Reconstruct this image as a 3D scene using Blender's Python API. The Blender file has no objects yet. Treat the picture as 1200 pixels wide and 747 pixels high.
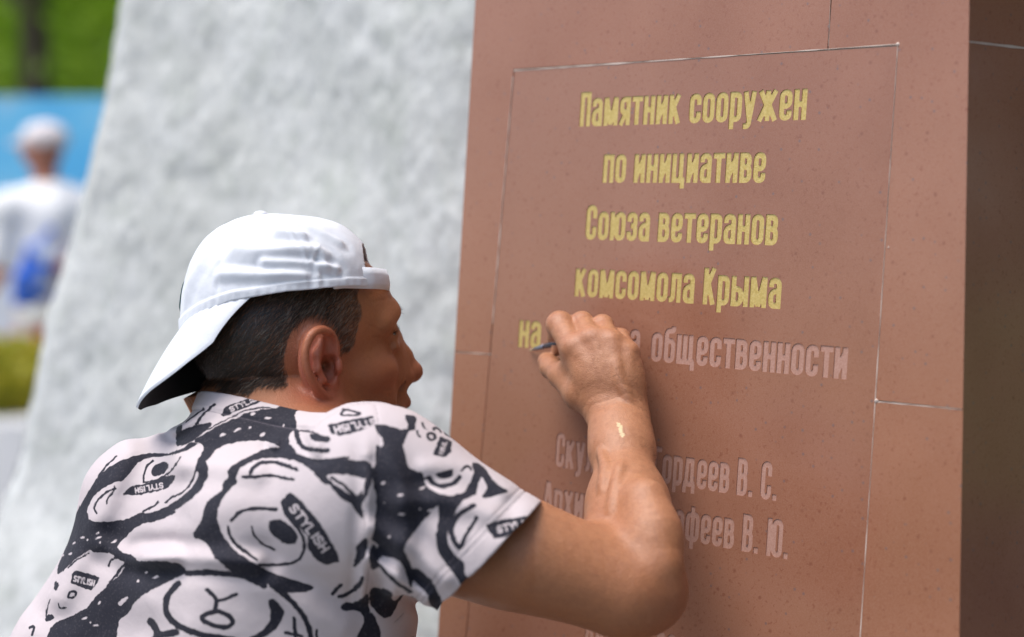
import bpy, bmesh, math, random
import numpy as np
from mathutils import Vector, Matrix, noise

# ------------------------------------------------------------------ camera, sky, sun, exposure
S = bpy.context.scene
COL = S.collection
R = math.radians
F_PX, EYE, PITCH = 2000.0, 1.55, R(4.60)
cam_d = bpy.data.cameras.new('camera')
cam = bpy.data.objects.new('camera', cam_d)
COL.objects.link(cam)
cam.location = (0, 0, EYE)
cam.rotation_euler = (R(90) - PITCH, 0, 0)
cam_d.sensor_width = 36.0
cam_d.lens = F_PX / 1200 * 36
cam_d.clip_start, cam_d.clip_end = 0.05, 800
cam_d.dof.use_dof = True
cam_d.dof.focus_distance = 1.62
cam_d.dof.aperture_fstop = 2.2
S.camera = cam

SUN_EL, SUN_AZ = R(68), R(244)            # azimuth from +Y towards +X
w = bpy.data.worlds.new('World')
S.world = w
w.use_nodes = True
nt = w.node_tree
sky = nt.nodes.new('ShaderNodeTexSky')
sky.sky_type = 'NISHITA'
sky.sun_disc = False
sky.sun_elevation, sky.sun_rotation = SUN_EL, SUN_AZ
sky.dust_density = 3.0
sky.ozone_density = 0.6
nt.nodes['Background'].inputs[1].default_value = 0.12
nt.links.new(sky.outputs[0], nt.nodes['Background'].inputs[0])
sun_d = bpy.data.lights.new('sun', 'SUN')
sun_d.energy, sun_d.angle, sun_d.color = 1.4, R(36), (1.0, 0.965, 0.91)
sun = bpy.data.objects.new('sun', sun_d)
COL.objects.link(sun)
sv = Vector((math.sin(SUN_AZ) * math.cos(SUN_EL), math.cos(SUN_AZ) * math.cos(SUN_EL), math.sin(SUN_EL)))
sun.rotation_euler = sv.to_track_quat('Z', 'Y').to_euler()
S.view_settings.view_transform = 'Standard'
S.view_settings.look = 'None'
S.view_settings.exposure = 1.0
S.view_settings.gamma = 1.0

random.seed(5)
RNG = np.random.default_rng(7)
A3 = np.array
CP, SP = math.cos(PITCH), math.sin(PITCH)


def ray(px, py):
    d = ((px - 600) / F_PX, 1.0, (373.5 - py) / F_PX)
    return A3([d[0], CP + d[2] * SP, -SP + d[2] * CP])


def P(px, py, Y):
    """point seen at photo position (px, py), Y metres away"""
    r = ray(px, py)
    return r * (Y / r[1]) + A3([0, 0, EYE])


def project(v):
    v = np.asarray(v) - A3([0, 0, EYE])
    dep = v[..., 1] * CP - v[..., 2] * SP
    up = v[..., 1] * SP + v[..., 2] * CP
    return np.stack([600 + F_PX * v[..., 0] / dep, 373.5 - F_PX * up / dep], -1)


# ------------------------------------------------------------------ helpers: objects
def tag(o, label=None, cat=None, group=None, kind=None):
    for k, v in (('label', label), ('category', cat), ('group', group), ('kind', kind)):
        if v:
            o[k] = v
    return o


def empty(name, loc=(0, 0, 0)):
    o = bpy.data.objects.new(name, None)
    COL.objects.link(o)
    o.location = loc
    return o


def link_mesh(name, verts, faces, mat=None, parent=None, smooth=True):
    me = bpy.data.meshes.new(name)
    me.from_pydata(verts, [], faces)
    return link_me(name, me, mat, parent, smooth)


def link_np(name, V, Q, mat=None, parent=None, smooth=True):
    """V (n,3) float, Q (m,k) int with k = 3 or 4"""
    me = bpy.data.meshes.new(name)
    n, m, k = len(V), len(Q), Q.shape[1]
    me.vertices.add(n)
    me.vertices.foreach_set('co', np.ascontiguousarray(V, np.float32).ravel())
    me.loops.add(m * k)
    me.loops.foreach_set('vertex_index', np.ascontiguousarray(Q, np.int32).ravel())
    me.polygons.add(m)
    me.polygons.foreach_set('loop_start', np.arange(0, m * k, k, dtype=np.int32))
    me.polygons.foreach_set('loop_total', np.full(m, k, np.int32))
    me.update(calc_edges=True)
    me.validate()
    return link_me(name, me, mat, parent, smooth)


def link_me(name, me, mat, parent, smooth):
    if mat:
        me.materials.append(mat)
    if smooth:
        me.polygons.foreach_set('use_smooth', [True] * len(me.polygons))
    o = bpy.data.objects.new(name, me)
    COL.objects.link(o)
    if parent:
        o.parent = parent
        o.matrix_parent_inverse = Matrix.Translation(parent.location).inverted()
    return o


def from_bm(name, bm, mat=None, parent=None, smooth=True):
    me = bpy.data.meshes.new(name)
    bm.to_mesh(me)
    bm.free()
    return link_me(name, me, mat, parent, smooth)


def set_attr(o, name, vals, typ='FLOAT'):
    a = o.data.attributes.new(name, typ, 'POINT')
    if typ == 'FLOAT':
        a.data.foreach_set('value', np.ascontiguousarray(vals, np.float32))
    else:
        v = np.ones((len(vals), 4), np.float32)
        v[:, :3] = vals
        a.data.foreach_set('color', v.ravel())


def get_co(o):
    n = len(o.data.vertices)
    a = np.empty(n * 3, np.float32)
    o.data.vertices.foreach_get('co', a)
    return a.reshape(n, 3)


# ------------------------------------------------------------------ helpers: materials
class NT:
    def __init__(self, name, rough=0.6, color=(0.5, 0.5, 0.5), **kw):
        self.m = bpy.data.materials.new(name)
        self.m.use_nodes = True
        self.t = self.m.node_tree
        self.b = self.t.nodes['Principled BSDF']
        self.b.inputs['Roughness'].default_value = rough
        self.b.inputs['Base Color'].default_value = (*color, 1)
        for k, v in kw.items():
            self.b.inputs[k.replace('_', ' ')].default_value = v

    def n(self, typ, ins=None, **attrs):
        nd = self.t.nodes.new('ShaderNode' + typ)
        for k, v in attrs.items():
            setattr(nd, k, v)
        for k, v in (ins or {}).items():
            self.set(nd.inputs[k], v)
        return nd

    def set(self, sock, v):
        if hasattr(v, 'is_output') or isinstance(v, bpy.types.NodeSocket):
            self.t.links.new(v, sock)
        else:
            sock.default_value = v

    def obj(self):
        return self.n('TexCoord').outputs['Object']

    def noise(self, scale, detail=3, rough=0.55, vec=None, dist=0.0):
        nd = self.n('TexNoise', {'Scale': scale, 'Detail': detail, 'Roughness': rough, 'Distortion': dist})
        self.t.links.new(vec or self.obj(), nd.inputs['Vector'])
        return nd.outputs['Fac']

    def voro(self, scale, vec=None, feature='F1', rnd=1.0):
        nd = self.n('TexVoronoi', {'Scale': scale, 'Randomness': rnd}, feature=feature)
        self.t.links.new(vec or self.obj(), nd.inputs['Vector'])
        return nd

    def ramp(self, fac, *stops):
        nd = self.n('ValToRGB')
        cr = nd.color_ramp
        while len(cr.elements) < len(stops):
            cr.elements.new(0.5)
        for e, (p, c) in zip(cr.elements, stops):
            e.position = p
            e.color = (c, c, c, 1) if isinstance(c, (int, float)) else (*c, 1)
        self.t.links.new(fac, nd.inputs[0])
        return nd.outputs[0]

    def mix(self, fac, a, b, mode='MIX'):
        nd = self.n('Mix', data_type='RGBA', blend_type=mode)
        for i, v in ((0, fac), (6, a), (7, b)):
            if isinstance(v, tuple) and len(v) == 3:
                v = (*v, 1)
            self.set(nd.inputs[i], v)
        return nd.outputs[2]

    def attr(self, name, out='Fac'):
        nd = self.n('Attribute', attribute_name=name)
        return nd.outputs[out]

    def math(self, op, a, b=0.0):
        nd = self.n('Math', operation=op)
        self.set(nd.inputs[0], a)
        self.set(nd.inputs[1], b)
        return nd.outputs[0]

    def color(self, v):
        self.set(self.b.inputs['Base Color'], v)
        return self

    def rough(self, v):
        self.set(self.b.inputs['Roughness'], v)
        return self

    def bump(self, h, strength=0.3, dist=0.002):
        prev = self.b.inputs['Normal'].links
        nd = self.n('Bump', {'Strength': strength, 'Distance': dist})
        if prev:
            self.t.links.new(prev[0].from_socket, nd.inputs['Normal'])
        self.t.links.new(h, nd.inputs['Height'])
        self.t.links.new(nd.outputs[0], self.b.inputs['Normal'])
        return self


# ------------------------------------------------------------------ signed distance modelling
def V3(*a):
    return np.array(a, np.float32)


def unit(v):
    v = np.asarray(v, float)
    return v / np.linalg.norm(v)


class Shape:
    """a list of primitives, blended in order"""

    def __init__(self):
        self.p = []

    def add(self, fn, c, r, k=0.0, op='u'):
        self.p.append((fn, np.asarray(c, np.float32), float(r), float(k), op))
        return self

    def cone(self, a, b, ra, rb, k=0.01, op='u'):
        a, b = np.asarray(a, np.float32), np.asarray(b, np.float32)
        ba = b - a
        bb = max(float(ba @ ba), 1e-12)

        def fn(p):
            q = p - a
            h = np.clip(q @ ba / bb, 0, 1)
            return np.linalg.norm(q - h[:, None] * ba, axis=1) - (ra + (rb - ra) * h)
        return self.add(fn, (a + b) / 2, bb ** .5 / 2 + max(ra, rb), k, op)

    def chain(self, pts, rs, k=0.004, op='u'):
        if np.isscalar(rs):
            rs = [rs] * len(pts)
        for i in range(len(pts) - 1):
            self.cone(pts[i], pts[i + 1], rs[i], rs[i + 1], k, op)
        return self

    def ell(self, c, r, k=0.01, op='u', rot=None):
        """ellipsoid; rot columns = its axes"""
        c, r = np.asarray(c, np.float32), np.asarray(r, np.float32)
        M = None if rot is None else np.asarray(rot, np.float32)

        def fn(p):
            q = p - c
            if M is not None:
                q = q @ M
            k0 = np.linalg.norm(q / r, axis=1)
            k1 = np.linalg.norm(q / (r * r), axis=1)
            return np.where(k1 > 1e-9, k0 * (k0 - 1) / np.maximum(k1, 1e-9), -r.min())
        return self.add(fn, c, r.max(), k, op)

    def plane(self, c, n, op='s', k=0.0, reach=9.0):
        """removes the side that n points to"""
        c, n = np.asarray(c, np.float32), unit(n).astype(np.float32)
        return self.add(lambda p: -((p - c) @ n), c, reach, k, op)

    def xform(self, M, t, s=1.0):
        """all primitives from a local frame: world = M @ local * s + t"""
        M = np.asarray(M, np.float32)
        t = np.asarray(t, np.float32)
        out = Shape()
        for fn, c, r, k, op in self.p:
            out.add((lambda f: lambda p: f(((p - t) @ M) / s) * s)(fn), M @ c * s + t, r * s, k * s, op)
        return out

    def __add__(self, o):
        n = Shape()
        n.p = self.p + o.p
        return n

    def near(self, c, r):
        n = Shape()
        n.p = [q for q in self.p if np.linalg.norm(q[1] - c) - q[2] < r + q[3]]
        return n

    def ev(self, p):
        d = np.full(len(p), 1.0, np.float32)
        for fn, c, r, k, op in self.p:
            e = fn(p).astype(np.float32)
            if op == 'u':
                if k > 0:
                    h = np.maximum(k - np.abs(d - e), 0) / k
                    d = np.minimum(d, e) - h * h * k * .25
                else:
                    d = np.minimum(d, e)
            elif op == 's':
                e = -e
                if k > 0:
                    h = np.maximum(k - np.abs(d - e), 0) / k
                    d = np.maximum(d, e) + h * h * k * .25
                else:
                    d = np.maximum(d, e)
        return d


def mesh_sdf(shape, lo, hi, h, extra=None):
    """surface nets over a dense grid that is evaluated only near the surface"""
    lo, hi = np.asarray(lo, float), np.asarray(hi, float)
    B = 20
    nb = np.ceil((hi - lo) / h / B).astype(int)
    N = nb * B + 1
    F = np.ones(N, np.float32)
    ar = np.arange(B + 1)
    gx, gy, gz = np.meshgrid(ar, ar, ar, indexing='ij')
    loc = (np.stack([gx, gy, gz], -1).reshape(-1, 3) * h).astype(np.float32)
    half = B * h / 2
    rad = half * 1.7321
    for i in range(nb[0]):
        for j in range(nb[1]):
            for k in range(nb[2]):
                o = lo + np.array([i, j, k]) * B * h
                c = o + half
                sub = shape.near(c, rad + 0.03)
                if not any(q[4] == 'u' for q in sub.p):
                    continue
                d0 = sub.ev(c[None].astype(np.float32))[0]
                if abs(d0) > rad * 1.35 + 0.006:
                    if d0 < 0:
                        F[i * B:i * B + B + 1, j * B:j * B + B + 1, k * B:k * B + B + 1] = -1
                    continue
                pts = loc + o.astype(np.float32)
                d = sub.ev(pts)
                if extra is not None:
                    nb_ = np.abs(d) < .012
                    d[nb_] += extra(pts[nb_])
                F[i * B:i * B + B + 1, j * B:j * B + B + 1, k * B:k * B + B + 1] = d.reshape(B + 1, B + 1, B + 1)
    ins = F < 0
    cnt = np.zeros(np.array(F.shape) - 1, np.int8)
    offs = [(a, b, c) for a in (0, 1) for b in (0, 1) for c in (0, 1)]
    n0, n1, n2 = F.shape
    for a, b, c in offs:
        cnt += ins[a:n0 - 1 + a, b:n1 - 1 + b, c:n2 - 1 + c]
    act = np.argwhere((cnt > 0) & (cnt < 8))
    del cnt
    key = (act[:, 0].astype(np.int64) * n1 + act[:, 1]) * n2 + act[:, 2]
    vals = {o: F[act[:, 0] + o[0], act[:, 1] + o[1], act[:, 2] + o[2]] for o in offs}
    acc = np.zeros((len(act), 3), np.float32)
    num = np.zeros(len(act), np.float32)
    for o in offs:
        for ax in range(3):
            if o[ax] == 0:
                e = list(o)
                e[ax] = 1
                a, b = vals[o], vals[tuple(e)]
                mk = (a < 0) != (b < 0)
                t = np.where(mk, a / np.where(mk, a - b, 1), 0)
                pos = np.zeros((len(act), 3), np.float32) + np.array(o, np.float32)
                pos[:, ax] = t
                acc += pos * mk[:, None]
                num += mk
    V = (act + acc / num[:, None]) * h + lo
    quads = []
    for ax in range(3):
        sl0 = [slice(1, -1)] * 3
        sl1 = [slice(1, -1)] * 3
        sl0[ax], sl1[ax] = slice(0, -1), slice(1, None)
        a, b = ins[tuple(sl0)], ins[tuple(sl1)]
        e = np.argwhere(a != b)
        flip = a[e[:, 0], e[:, 1], e[:, 2]]
        base = e + 1
        base[:, ax] -= 1
        u, v = (ax + 1) % 3, (ax + 2) % 3

        def kk(du, dv):
            q = base.copy()
            q[:, u] -= du
            q[:, v] -= dv
            return np.searchsorted(key, (q[:, 0].astype(np.int64) * n1 + q[:, 1]) * n2 + q[:, 2])
        q = np.stack([kk(1, 1), kk(0, 1), kk(0, 0), kk(1, 0)], 1)
        q[~flip] = q[~flip][:, ::-1]
        quads.append(q)
    return V.astype(np.float32), np.concatenate(quads)


def vert_normals(V, Q):
    n = np.zeros_like(V)
    f = np.cross(V[Q[:, 2]] - V[Q[:, 0]], V[Q[:, 3]] - V[Q[:, 1]])
    for c in range(4):
        for ax in range(3):
            n[:, ax] += np.bincount(Q[:, c], f[:, ax], len(V))
    return n / np.maximum(np.linalg.norm(n, axis=1), 1e-12)[:, None]


def vnoise(p, scale, seed=0):
    """smooth value noise, -1..1, for (n,3) arrays"""
    q = np.asarray(p, np.float64) * scale + seed * 17.31 + 1000
    i = np.floor(q).astype(np.int64)
    f = q - i
    f = f * f * (3 - 2 * f)

    def hsh(a, b, c):
        n = (a * 73856093) ^ (b * 19349663) ^ (c * 83492791)
        n = (n ^ (n >> 13)) * 1274126177 & 0x7fffffff
        return (n % 65536) / 32768.0 - 1
    r = 0
    for a in (0, 1):
        for b in (0, 1):
            for c in (0, 1):
                wgt = (f[:, 0] if a else 1 - f[:, 0]) * (f[:, 1] if b else 1 - f[:, 1]) * (f[:, 2] if c else 1 - f[:, 2])
                r = r + wgt * hsh(i[:, 0] + a, i[:, 1] + b, i[:, 2] + c)
    return r


def smoothstep(a, b, x):
    t = np.clip((x - a) / (b - a), 0, 1)
    return t * t * (3 - 2 * t)

# ------------------------------------------------------------------ setting: ground
def sheet(name, x0, y0, x1, y1, z, mat, n=1):
    vs = [(x0 + (x1 - x0) * i / n, y0 + (y1 - y0) * j / n, z) for j in range(n + 1) for i in range(n + 1)]
    fs = [(j * (n + 1) + i, j * (n + 1) + i + 1, (j + 1) * (n + 1) + i + 1, (j + 1) * (n + 1) + i) for j in range(n) for i in range(n)]
    return link_mesh(name, vs, fs, mat, smooth=False)


m = NT('lawn', 0.9)
m.color(m.ramp(m.noise(3.0, 6), (0.3, (0.045, 0.085, 0.018)), (0.7, (0.10, 0.15, 0.035))))
m.bump(m.noise(60, 3), 0.6, 0.03)
tag(sheet('ground', -300, -300, 300, 500, -0.03, m.m), kind='structure')
m = NT('paving', 0.75)
bt = m.n('TexBrick', {'Scale': 1.0, 'Mortar Size': 0.006, 'Brick Width': 0.4, 'Row Height': 0.4, 'Color1': (0.17, 0.165, 0.16, 1), 'Color2': (0.14, 0.135, 0.13, 1), 'Mortar': (0.06, 0.056, 0.05, 1)})
m.t.links.new(m.obj(), bt.inputs['Vector'])
m.color(m.mix(m.ramp(m.noise(9, 5), (0.35, 0.0), (0.75, 0.5)), bt.outputs['Color'], (0.11, 0.105, 0.10)))
m.bump(bt.outputs['Fac'], -0.4, 0.004).bump(m.noise(150, 3), 0.2, 0.002)
tag(sheet('plaza', -9, -8, 9, 12.5, 0.0, m.m), kind='structure')

# ------------------------------------------------------------------ granite stele
TH, PH = R(44.06), R(5.37)
WU = A3([math.cos(TH), -math.sin(TH), 0])
WNH = A3([-math.sin(TH), -math.cos(TH), 0])
WV = A3([0, 0, math.cos(PH)]) - WNH * math.sin(PH)
WN = np.cross(WU, WV)
W0 = P(690, 430, 1.75)
WM = Matrix(((WU[0], WV[0], WN[0], W0[0]), (WU[1], WV[1], WN[1], W0[1]), (WU[2], WV[2], WN[2], W0[2]), (0, 0, 0, 1)))


def wall(px, py):
    """face coordinates of the stele's front at a photo position"""
    r = ray(px, py)
    o = A3([0, 0, EYE])
    X = r * ((W0 - o) @ WN / (r @ WN)) - (W0 - o)
    return A3([X @ WU, X @ WV])


def wpt(px, py, off=0.0):
    ab = wall(px, py)
    return W0 + WU * ab[0] + WV * ab[1] + WN * off


def granite(name, rough=0.16, tint=(1, 1, 1), seed=0.0):
    m = NT(name, rough)
    mp = m.n('Mapping', {'Location': (seed * 3.7, seed * 1.9, seed)})
    m.t.links.new(m.obj(), mp.inputs[0])
    v = mp.outputs[0]
    k = lambda c: tuple(a * b for a, b in zip(c, tint))
    c = m.mix(m.ramp(m.noise(7, 5, vec=v), (0.35, 0.0), (0.7, 1.0)), k((0.268, 0.108, 0.060)), k((0.318, 0.138, 0.082)))
    c = m.mix(m.ramp(m.noise(2.2, 4, vec=v), (0.40, 0.0), (0.72, 0.45)), c, k((0.35, 0.175, 0.110)))
    c = m.mix(m.ramp(m.noise(900, 2, vec=v), (0.42, 0.0), (0.62, 0.22)), c, k((0.40, 0.23, 0.165)))
    c = m.mix(m.ramp(m.noise(270, 2, vec=v, dist=0.5), (0.60, 0.0), (0.70, 0.55)), c, k((0.22, 0.075, 0.042)))
    vo = m.voro(130, v)
    sel = m.math('MULTIPLY', m.ramp(vo.outputs['Distance'], (0.10, 1.0), (0.24, 0.0)), m.ramp(m.n('SeparateColor', {0: vo.outputs['Color']}).outputs[0], (0.80, 0.0), (0.82, 0.6)))
    c = m.mix(sel, c, k((0.13, 0.11, 0.115)))
    vo2 = m.voro(85, v)
    sel2 = m.math('MULTIPLY', m.ramp(vo2.outputs['Distance'], (0.06, 1.0), (0.22, 0.0)), m.ramp(m.n('SeparateColor', {0: vo2.outputs['Color']}).outputs[1], (0.72, 0.0), (0.76, 0.6)))
    c = m.mix(sel2, c, k((0.19, 0.062, 0.036)))
    m.color(c)
    m.rough(m.ramp(m.noise(16, 4, vec=v), (0.3, rough * 0.8), (0.8, rough * 1.7)))
    m.bump(m.noise(500, 2, vec=v), 0.05, 0.0006)
    return m.m


M_GR = granite('polished_granite', 0.14)
M_GRP = granite('polished_granite_panel', 0.14, (0.94, 0.94, 0.96), 4.0)
M_CORE = NT('pale_mortar', 0.9, (0.50, 0.42, 0.37)).m
m = NT('gold_paint', 0.42)
m.color(m.mix(m.ramp(m.noise(420, 3), (0.35, 0.0), (0.75, 1.0)), (0.50, 0.36, 0.10), (0.64, 0.49, 0.19)))
m.b.inputs['Metallic'].default_value = 0.25
m.bump(m.noise(700, 2), 0.5, 0.0006)
M_GOLD = m.m
m = NT('sandblasted_granite', 0.8)
m.color(m.mix(m.ramp(m.noise(600, 3), (0.35, 0.0), (0.7, 1.0)), (0.36, 0.185, 0.135), (0.44, 0.255, 0.20)))
M_BLAST = m.m

# lettering: strokes -> distance field -> outlines
HW = 0.089


def arcs(pts, r, closed=False):
    """round the inner corners of a polyline"""
    out = []
    n = len(pts)
    for i in range(n):
        p = A3(pts[i], float)
        if not closed and i in (0, n - 1):
            out.append(p)
            continue
        a, b = A3(pts[i - 1], float), A3(pts[(i + 1) % n], float)
        ra = min(r, np.linalg.norm(a - p) * .5)
        rb = min(r, np.linalg.norm(b - p) * .5)
        p0, p1 = p + (a - p) / np.linalg.norm(a - p) * ra, p + (b - p) / np.linalg.norm(b - p) * rb
        for t in (0, .2, .4, .6, .8, 1):
            out.append((1 - t) ** 2 * p0 + 2 * t * (1 - t) * p + t * t * p1)
    if closed:
        out.append(out[0])
    return out


def glyphs():
    G = {}
    L, Rr, h, W = HW, 0.385, 0.075, 0.473
    r = 0.17
    ln = lambda *p: list(map(lambda q: A3(q, float), p))
    ar = lambda *p: arcs(p, r)
    box = lambda x0, y0, x1, y1: arcs([(x0, y0), (x1, y0), (x1, y1), (x0, y1)], r, True)

    def low(s=1.0, top=1.0):
        T = top - h
        md = top * .52
        g = {}
        g['о'] = (W, [box(L, h, Rr, T)])
        g['с'] = (W, [ar((Rr, top * .64), (Rr, T), (L, T), (L, h), (Rr, h), (Rr, top * .36))])
        g['п'] = (W, [ln((L, 0), (L, top)), ln((Rr, 0), (Rr, top)), ln((L, T), (Rr, T))])
        g['а'] = (W, [ar((Rr, 0), (Rr, T), (L, T), (L, top * .72)), ar((Rr, top * .60), (L, top * .52), (L, h), (Rr - .03, h), (Rr, top * .2))])
        g['м'] = (.64, [ln((L, 0), (L, top)), ln((.64 - L, 0), (.64 - L, top)), ln((L + .02, top), (.32, .04)), ln((.62 - L, top), (.32, .04))])
        g['я'] = (W, [ln((Rr, 0), (Rr, top)), ar((Rr, T), (L, T), (L, md - .06), (Rr, md - .06)), ln((Rr - .1, md - .06), (L - .02, 0))])
        g['т'] = (.44, [ln((.22, 0), (.22, top)), ln((0, T), (.44, T))])
        g['н'] = (W, [ln((L, 0), (L, top)), ln((Rr, 0), (Rr, top)), ln((L, md), (Rr, md))])
        g['и'] = (W, [ln((L, 0), (L, top)), ln((Rr, 0), (Rr, top)), ln((L, .12), (Rr, top - .12))])
        g['к'] = (.50, [ln((L, 0), (L, top)), ln((L + .05, md - .06), (Rr + .01, top)), ln((L + .1, md + .08), (Rr + .02, 0))])
        g['р'] = (W, [ln((L, -.25 if top == 1 else 0), (L, top)), ar((L, T), (Rr, T), (Rr, h if top == 1 else md - .08), (L, h if top == 1 else md - .08))])
        g['у'] = (.49, [ln((L - .02, top), (.24, .06)), arcs([(Rr + .01, top), (.22, -.18), (.03, -.18)], .1)])
        g['ж'] = (.76, [ln((.38, 0), (.38, top)), ln((.35, md - .02), (L, top)), ln((.41, md - .02), (.76 - L, top)), ln((.35, md + .05), (L - .01, 0)), ln((.41, md + .05), (.77 - L, 0))])
        g['е'] = (W, [ar((L, top * .47), (Rr, top * .47), (Rr, T), (L, T), (L, h), (Rr, h), (Rr, top * .3))])
        g['ц'] = (.55, [ln((L, 0), (L, top)), ln((Rr, 0), (Rr, top)), ln((L, h), (.53, h)), ln((.46, h), (.46, -.2))])
        g['в'] = (W, [ln((L, 0), (L, top)), ar((L, T), (Rr - .02, T), (Rr - .02, md + .01), (L, md + .01)), ar((L, md + .01), (Rr, md + .01), (Rr, h), (L, h))])
        g['ю'] = (.68, [ln((L, 0), (L, top)), ln((L, md), (.30, md)), box(.30, h, .68 - L, T)])
        g['з'] = (.44, [ar((L, top * .7), (L, T), (.36, T), (.36, md + .01), (.18, md + .01)), ar((.18, md + .01), (.36, md + .01), (.36, h), (L, h), (L, top * .3))])
        g['ы'] = (.68, [ln((L, 0), (L, top)), ar((L, md + .05), (.38, md + .05), (.38, h), (L, h)), ln((.68 - L, 0), (.68 - L, top))])
        g['ь'] = (W, [ln((L, 0), (L, top)), ar((L, md + .05), (Rr, md + .05), (Rr, h), (L, h))])
        g['б'] = (W, [ar((L, .3), (L, .76), (Rr, .76), (Rr, h), (L, h), (L, .3)), ar((L, .5), (L, 1.12), (Rr, 1.12), (Rr, 1.26))])
        g['щ'] = (.78, [ln((L, 0), (L, top)), ln((.345, 0), (.345, top)), ln((.60, 0), (.60, top)), ln((L, h), (.74, h)), ln((.69, h), (.69, -.2))])
        g['л'] = (.49, [ln((.40, 0), (.40, top)), ln((.13, T), (.40, T)), arcs([(.155, top), (.15, .09), (0, .075)], .12)])
        g['д'] = (.58, [ln((.40, .1), (.40, top)), ln((.15, T), (.40, T)), ln((.17, top), (.11, .1)), ln((0, h + .03), (.54, h + .03)), ln((.05, h), (.05, -.2)), ln((.49, h), (.49, -.2))])
        g['ф'] = (.66, [ln((.33, -.25), (.33, 1.2)), box(L, h, .66 - L, T)])
        g['х'] = (.50, [ln((L - .02, 0), (Rr + .02, top)), ln((L - .02, top), (Rr + .02, 0))])
        g['г'] = (.42, [ln((L, 0), (L, top)), ln((L, T), (.42, T))])
        return g
    G.update(low())
    C = 1.24
    up = low(top=C)
    for lo_, hi_ in zip('пскювг', 'ПСКЮВГ'):
        G[hi_] = up[lo_]
    G['Е'] = (.44, [ln((L, 0), (L, C)), ln((L, C - h), (.43, C - h)), ln((L, h), (.43, h)), ln((L, C * .51), (.40, C * .51))])
    G['А'] = (.52, [ln((.06, 0), (.23, C)), ln((.46, 0), (.29, C)), ln((.12, .33), (.40, .33))])
    G['2'] = (W, [arcs([(L, C * .7), (L, C - h), (Rr, C - h), (Rr, .62), (L, .2), (L, h)], .15), ln((L - .08, h), (Rr + .08, h))])
    G['0'] = (W, [box(L, h, Rr, C - h)])
    G['1'] = (.34, [ln((.22, 0), (.22, C)), ln((.22, C - .05), (.04, C - .26))])
    G['8'] = (W, [box(L, h, Rr, .62), box(L + .01, .62, Rr - .01, C - h)])
    G['.'] = (.19, [ln((.095, 0), (.095, .17))])
    G[','] = (.19, [ln((.095, -.15), (.095, .17))])
    return G


GL = glyphs()


def glyph_sdf(strokes, X, Y, hw):
    d = np.full(X.shape, 9.0)
    for pts in strokes:
        closed = np.allclose(pts[0], pts[-1]) and len(pts) > 2
        n = len(pts)
        for i in range(n - 1):
            a, b = pts[i], pts[i + 1]
            L = np.linalg.norm(b - a)
            if L < 1e-6:
                continue
            t = (b - a) / L
            al = (X - a[0]) * t[0] + (Y - a[1]) * t[1]
            pe = np.abs((X - a[0]) * t[1] - (Y - a[1]) * t[0])
            e0 = i > 0 or closed
            e1 = i < n - 2 or closed
            lo = np.maximum(-al, al - L)
            flat = np.maximum(pe - hw, lo)
            d = np.minimum(d, flat)
            if e0:
                d = np.minimum(d, np.hypot(X - a[0], Y - a[1]) - hw)
            if e1:
                d = np.minimum(d, np.hypot(X - b[0], Y - b[1]) - hw)
    return d


def trace(F, x0, y0, s):
    """closed outlines of F = 0 (marching squares)"""
    ny, nx = F.shape
    seg = {}

    def pt(e):
        (i, j, ax) = e
        a = F[j, i]
        b = F[j, i + 1] if ax == 0 else F[j + 1, i]
        t = a / (a - b)
        return (x0 + (i + (t if ax == 0 else 0)) * s, y0 + (j + (t if ax == 1 else 0)) * s)
    I = F < 0
    c = I[:-1, :-1].astype(int) + 2 * I[:-1, 1:] + 4 * I[1:, 1:] + 8 * I[1:, :-1]
    T = {1: [(3, 0)], 2: [(0, 1)], 3: [(3, 1)], 4: [(1, 2)], 5: [(3, 0), (1, 2)], 6: [(0, 2)], 7: [(3, 2)], 8: [(2, 3)], 9: [(2, 0)], 10: [(0, 1), (2, 3)], 11: [(2, 1)], 12: [(1, 3)], 13: [(1, 0)], 14: [(0, 3)]}
    for j, i in np.argwhere((c > 0) & (c < 15)):
        E = [(i, j, 0), (i + 1, j, 1), (i, j + 1, 0), (i, j, 1)]
        for a, b in T[c[j, i]]:
            seg[E[a]] = E[b]
    loops = []
    while seg:
        k0, k = next(iter(seg.items()))
        lp = [k0]
        del seg[k0]
        while k != k0 and k in seg:
            lp.append(k)
            k = seg.pop(k)
        p = [pt(e) for e in lp]
        loops.append(simplify(p, 0.0035))
    return [l for l in loops if len(l) > 2]


def simplify(p, tol):
    p = np.array(p)
    n = len(p)
    keep = np.zeros(n, bool)
    m_ = int(np.argmax(np.linalg.norm(p - p[0], axis=1)))
    keep[0] = keep[m_] = True
    st = [(0, m_), (m_, n)]
    while st:
        a, b = st.pop()
        if b - a < 2:
            continue
        q = p[a + 1:b]
        pa, pb = p[a], p[b % n]
        t = pb - pa
        L = np.linalg.norm(t)
        d = np.abs((q[:, 0] - pa[0]) * t[1] - (q[:, 1] - pa[1]) * t[0]) / L if L > 1e-9 else np.linalg.norm(q - pa, axis=1)
        k = int(np.argmax(d))
        if d[k] > tol:
            keep[a + 1 + k] = True
            st += [(a, a + 1 + k), (a + 1 + k, b)]
    return [tuple(x) for x in p[keep]]


_oc = {}


def outline(ch, grow=0.0):
    if (ch, grow) not in _oc:
        wd, st = GL[ch]
        s = 1 / 56
        x = np.arange(-.15, wd + .15, s)
        y = np.arange(-.45, 1.45, s)
        X, Y = np.meshgrid(x, y)
        # corners are slightly cut by the engraving tool
        F = glyph_sdf(st, X, Y, HW - .012) - .012 - grow
        _oc[(ch, grow)] = trace(F, x[0], y[0], s)
    return _oc[(ch, grow)]


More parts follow.
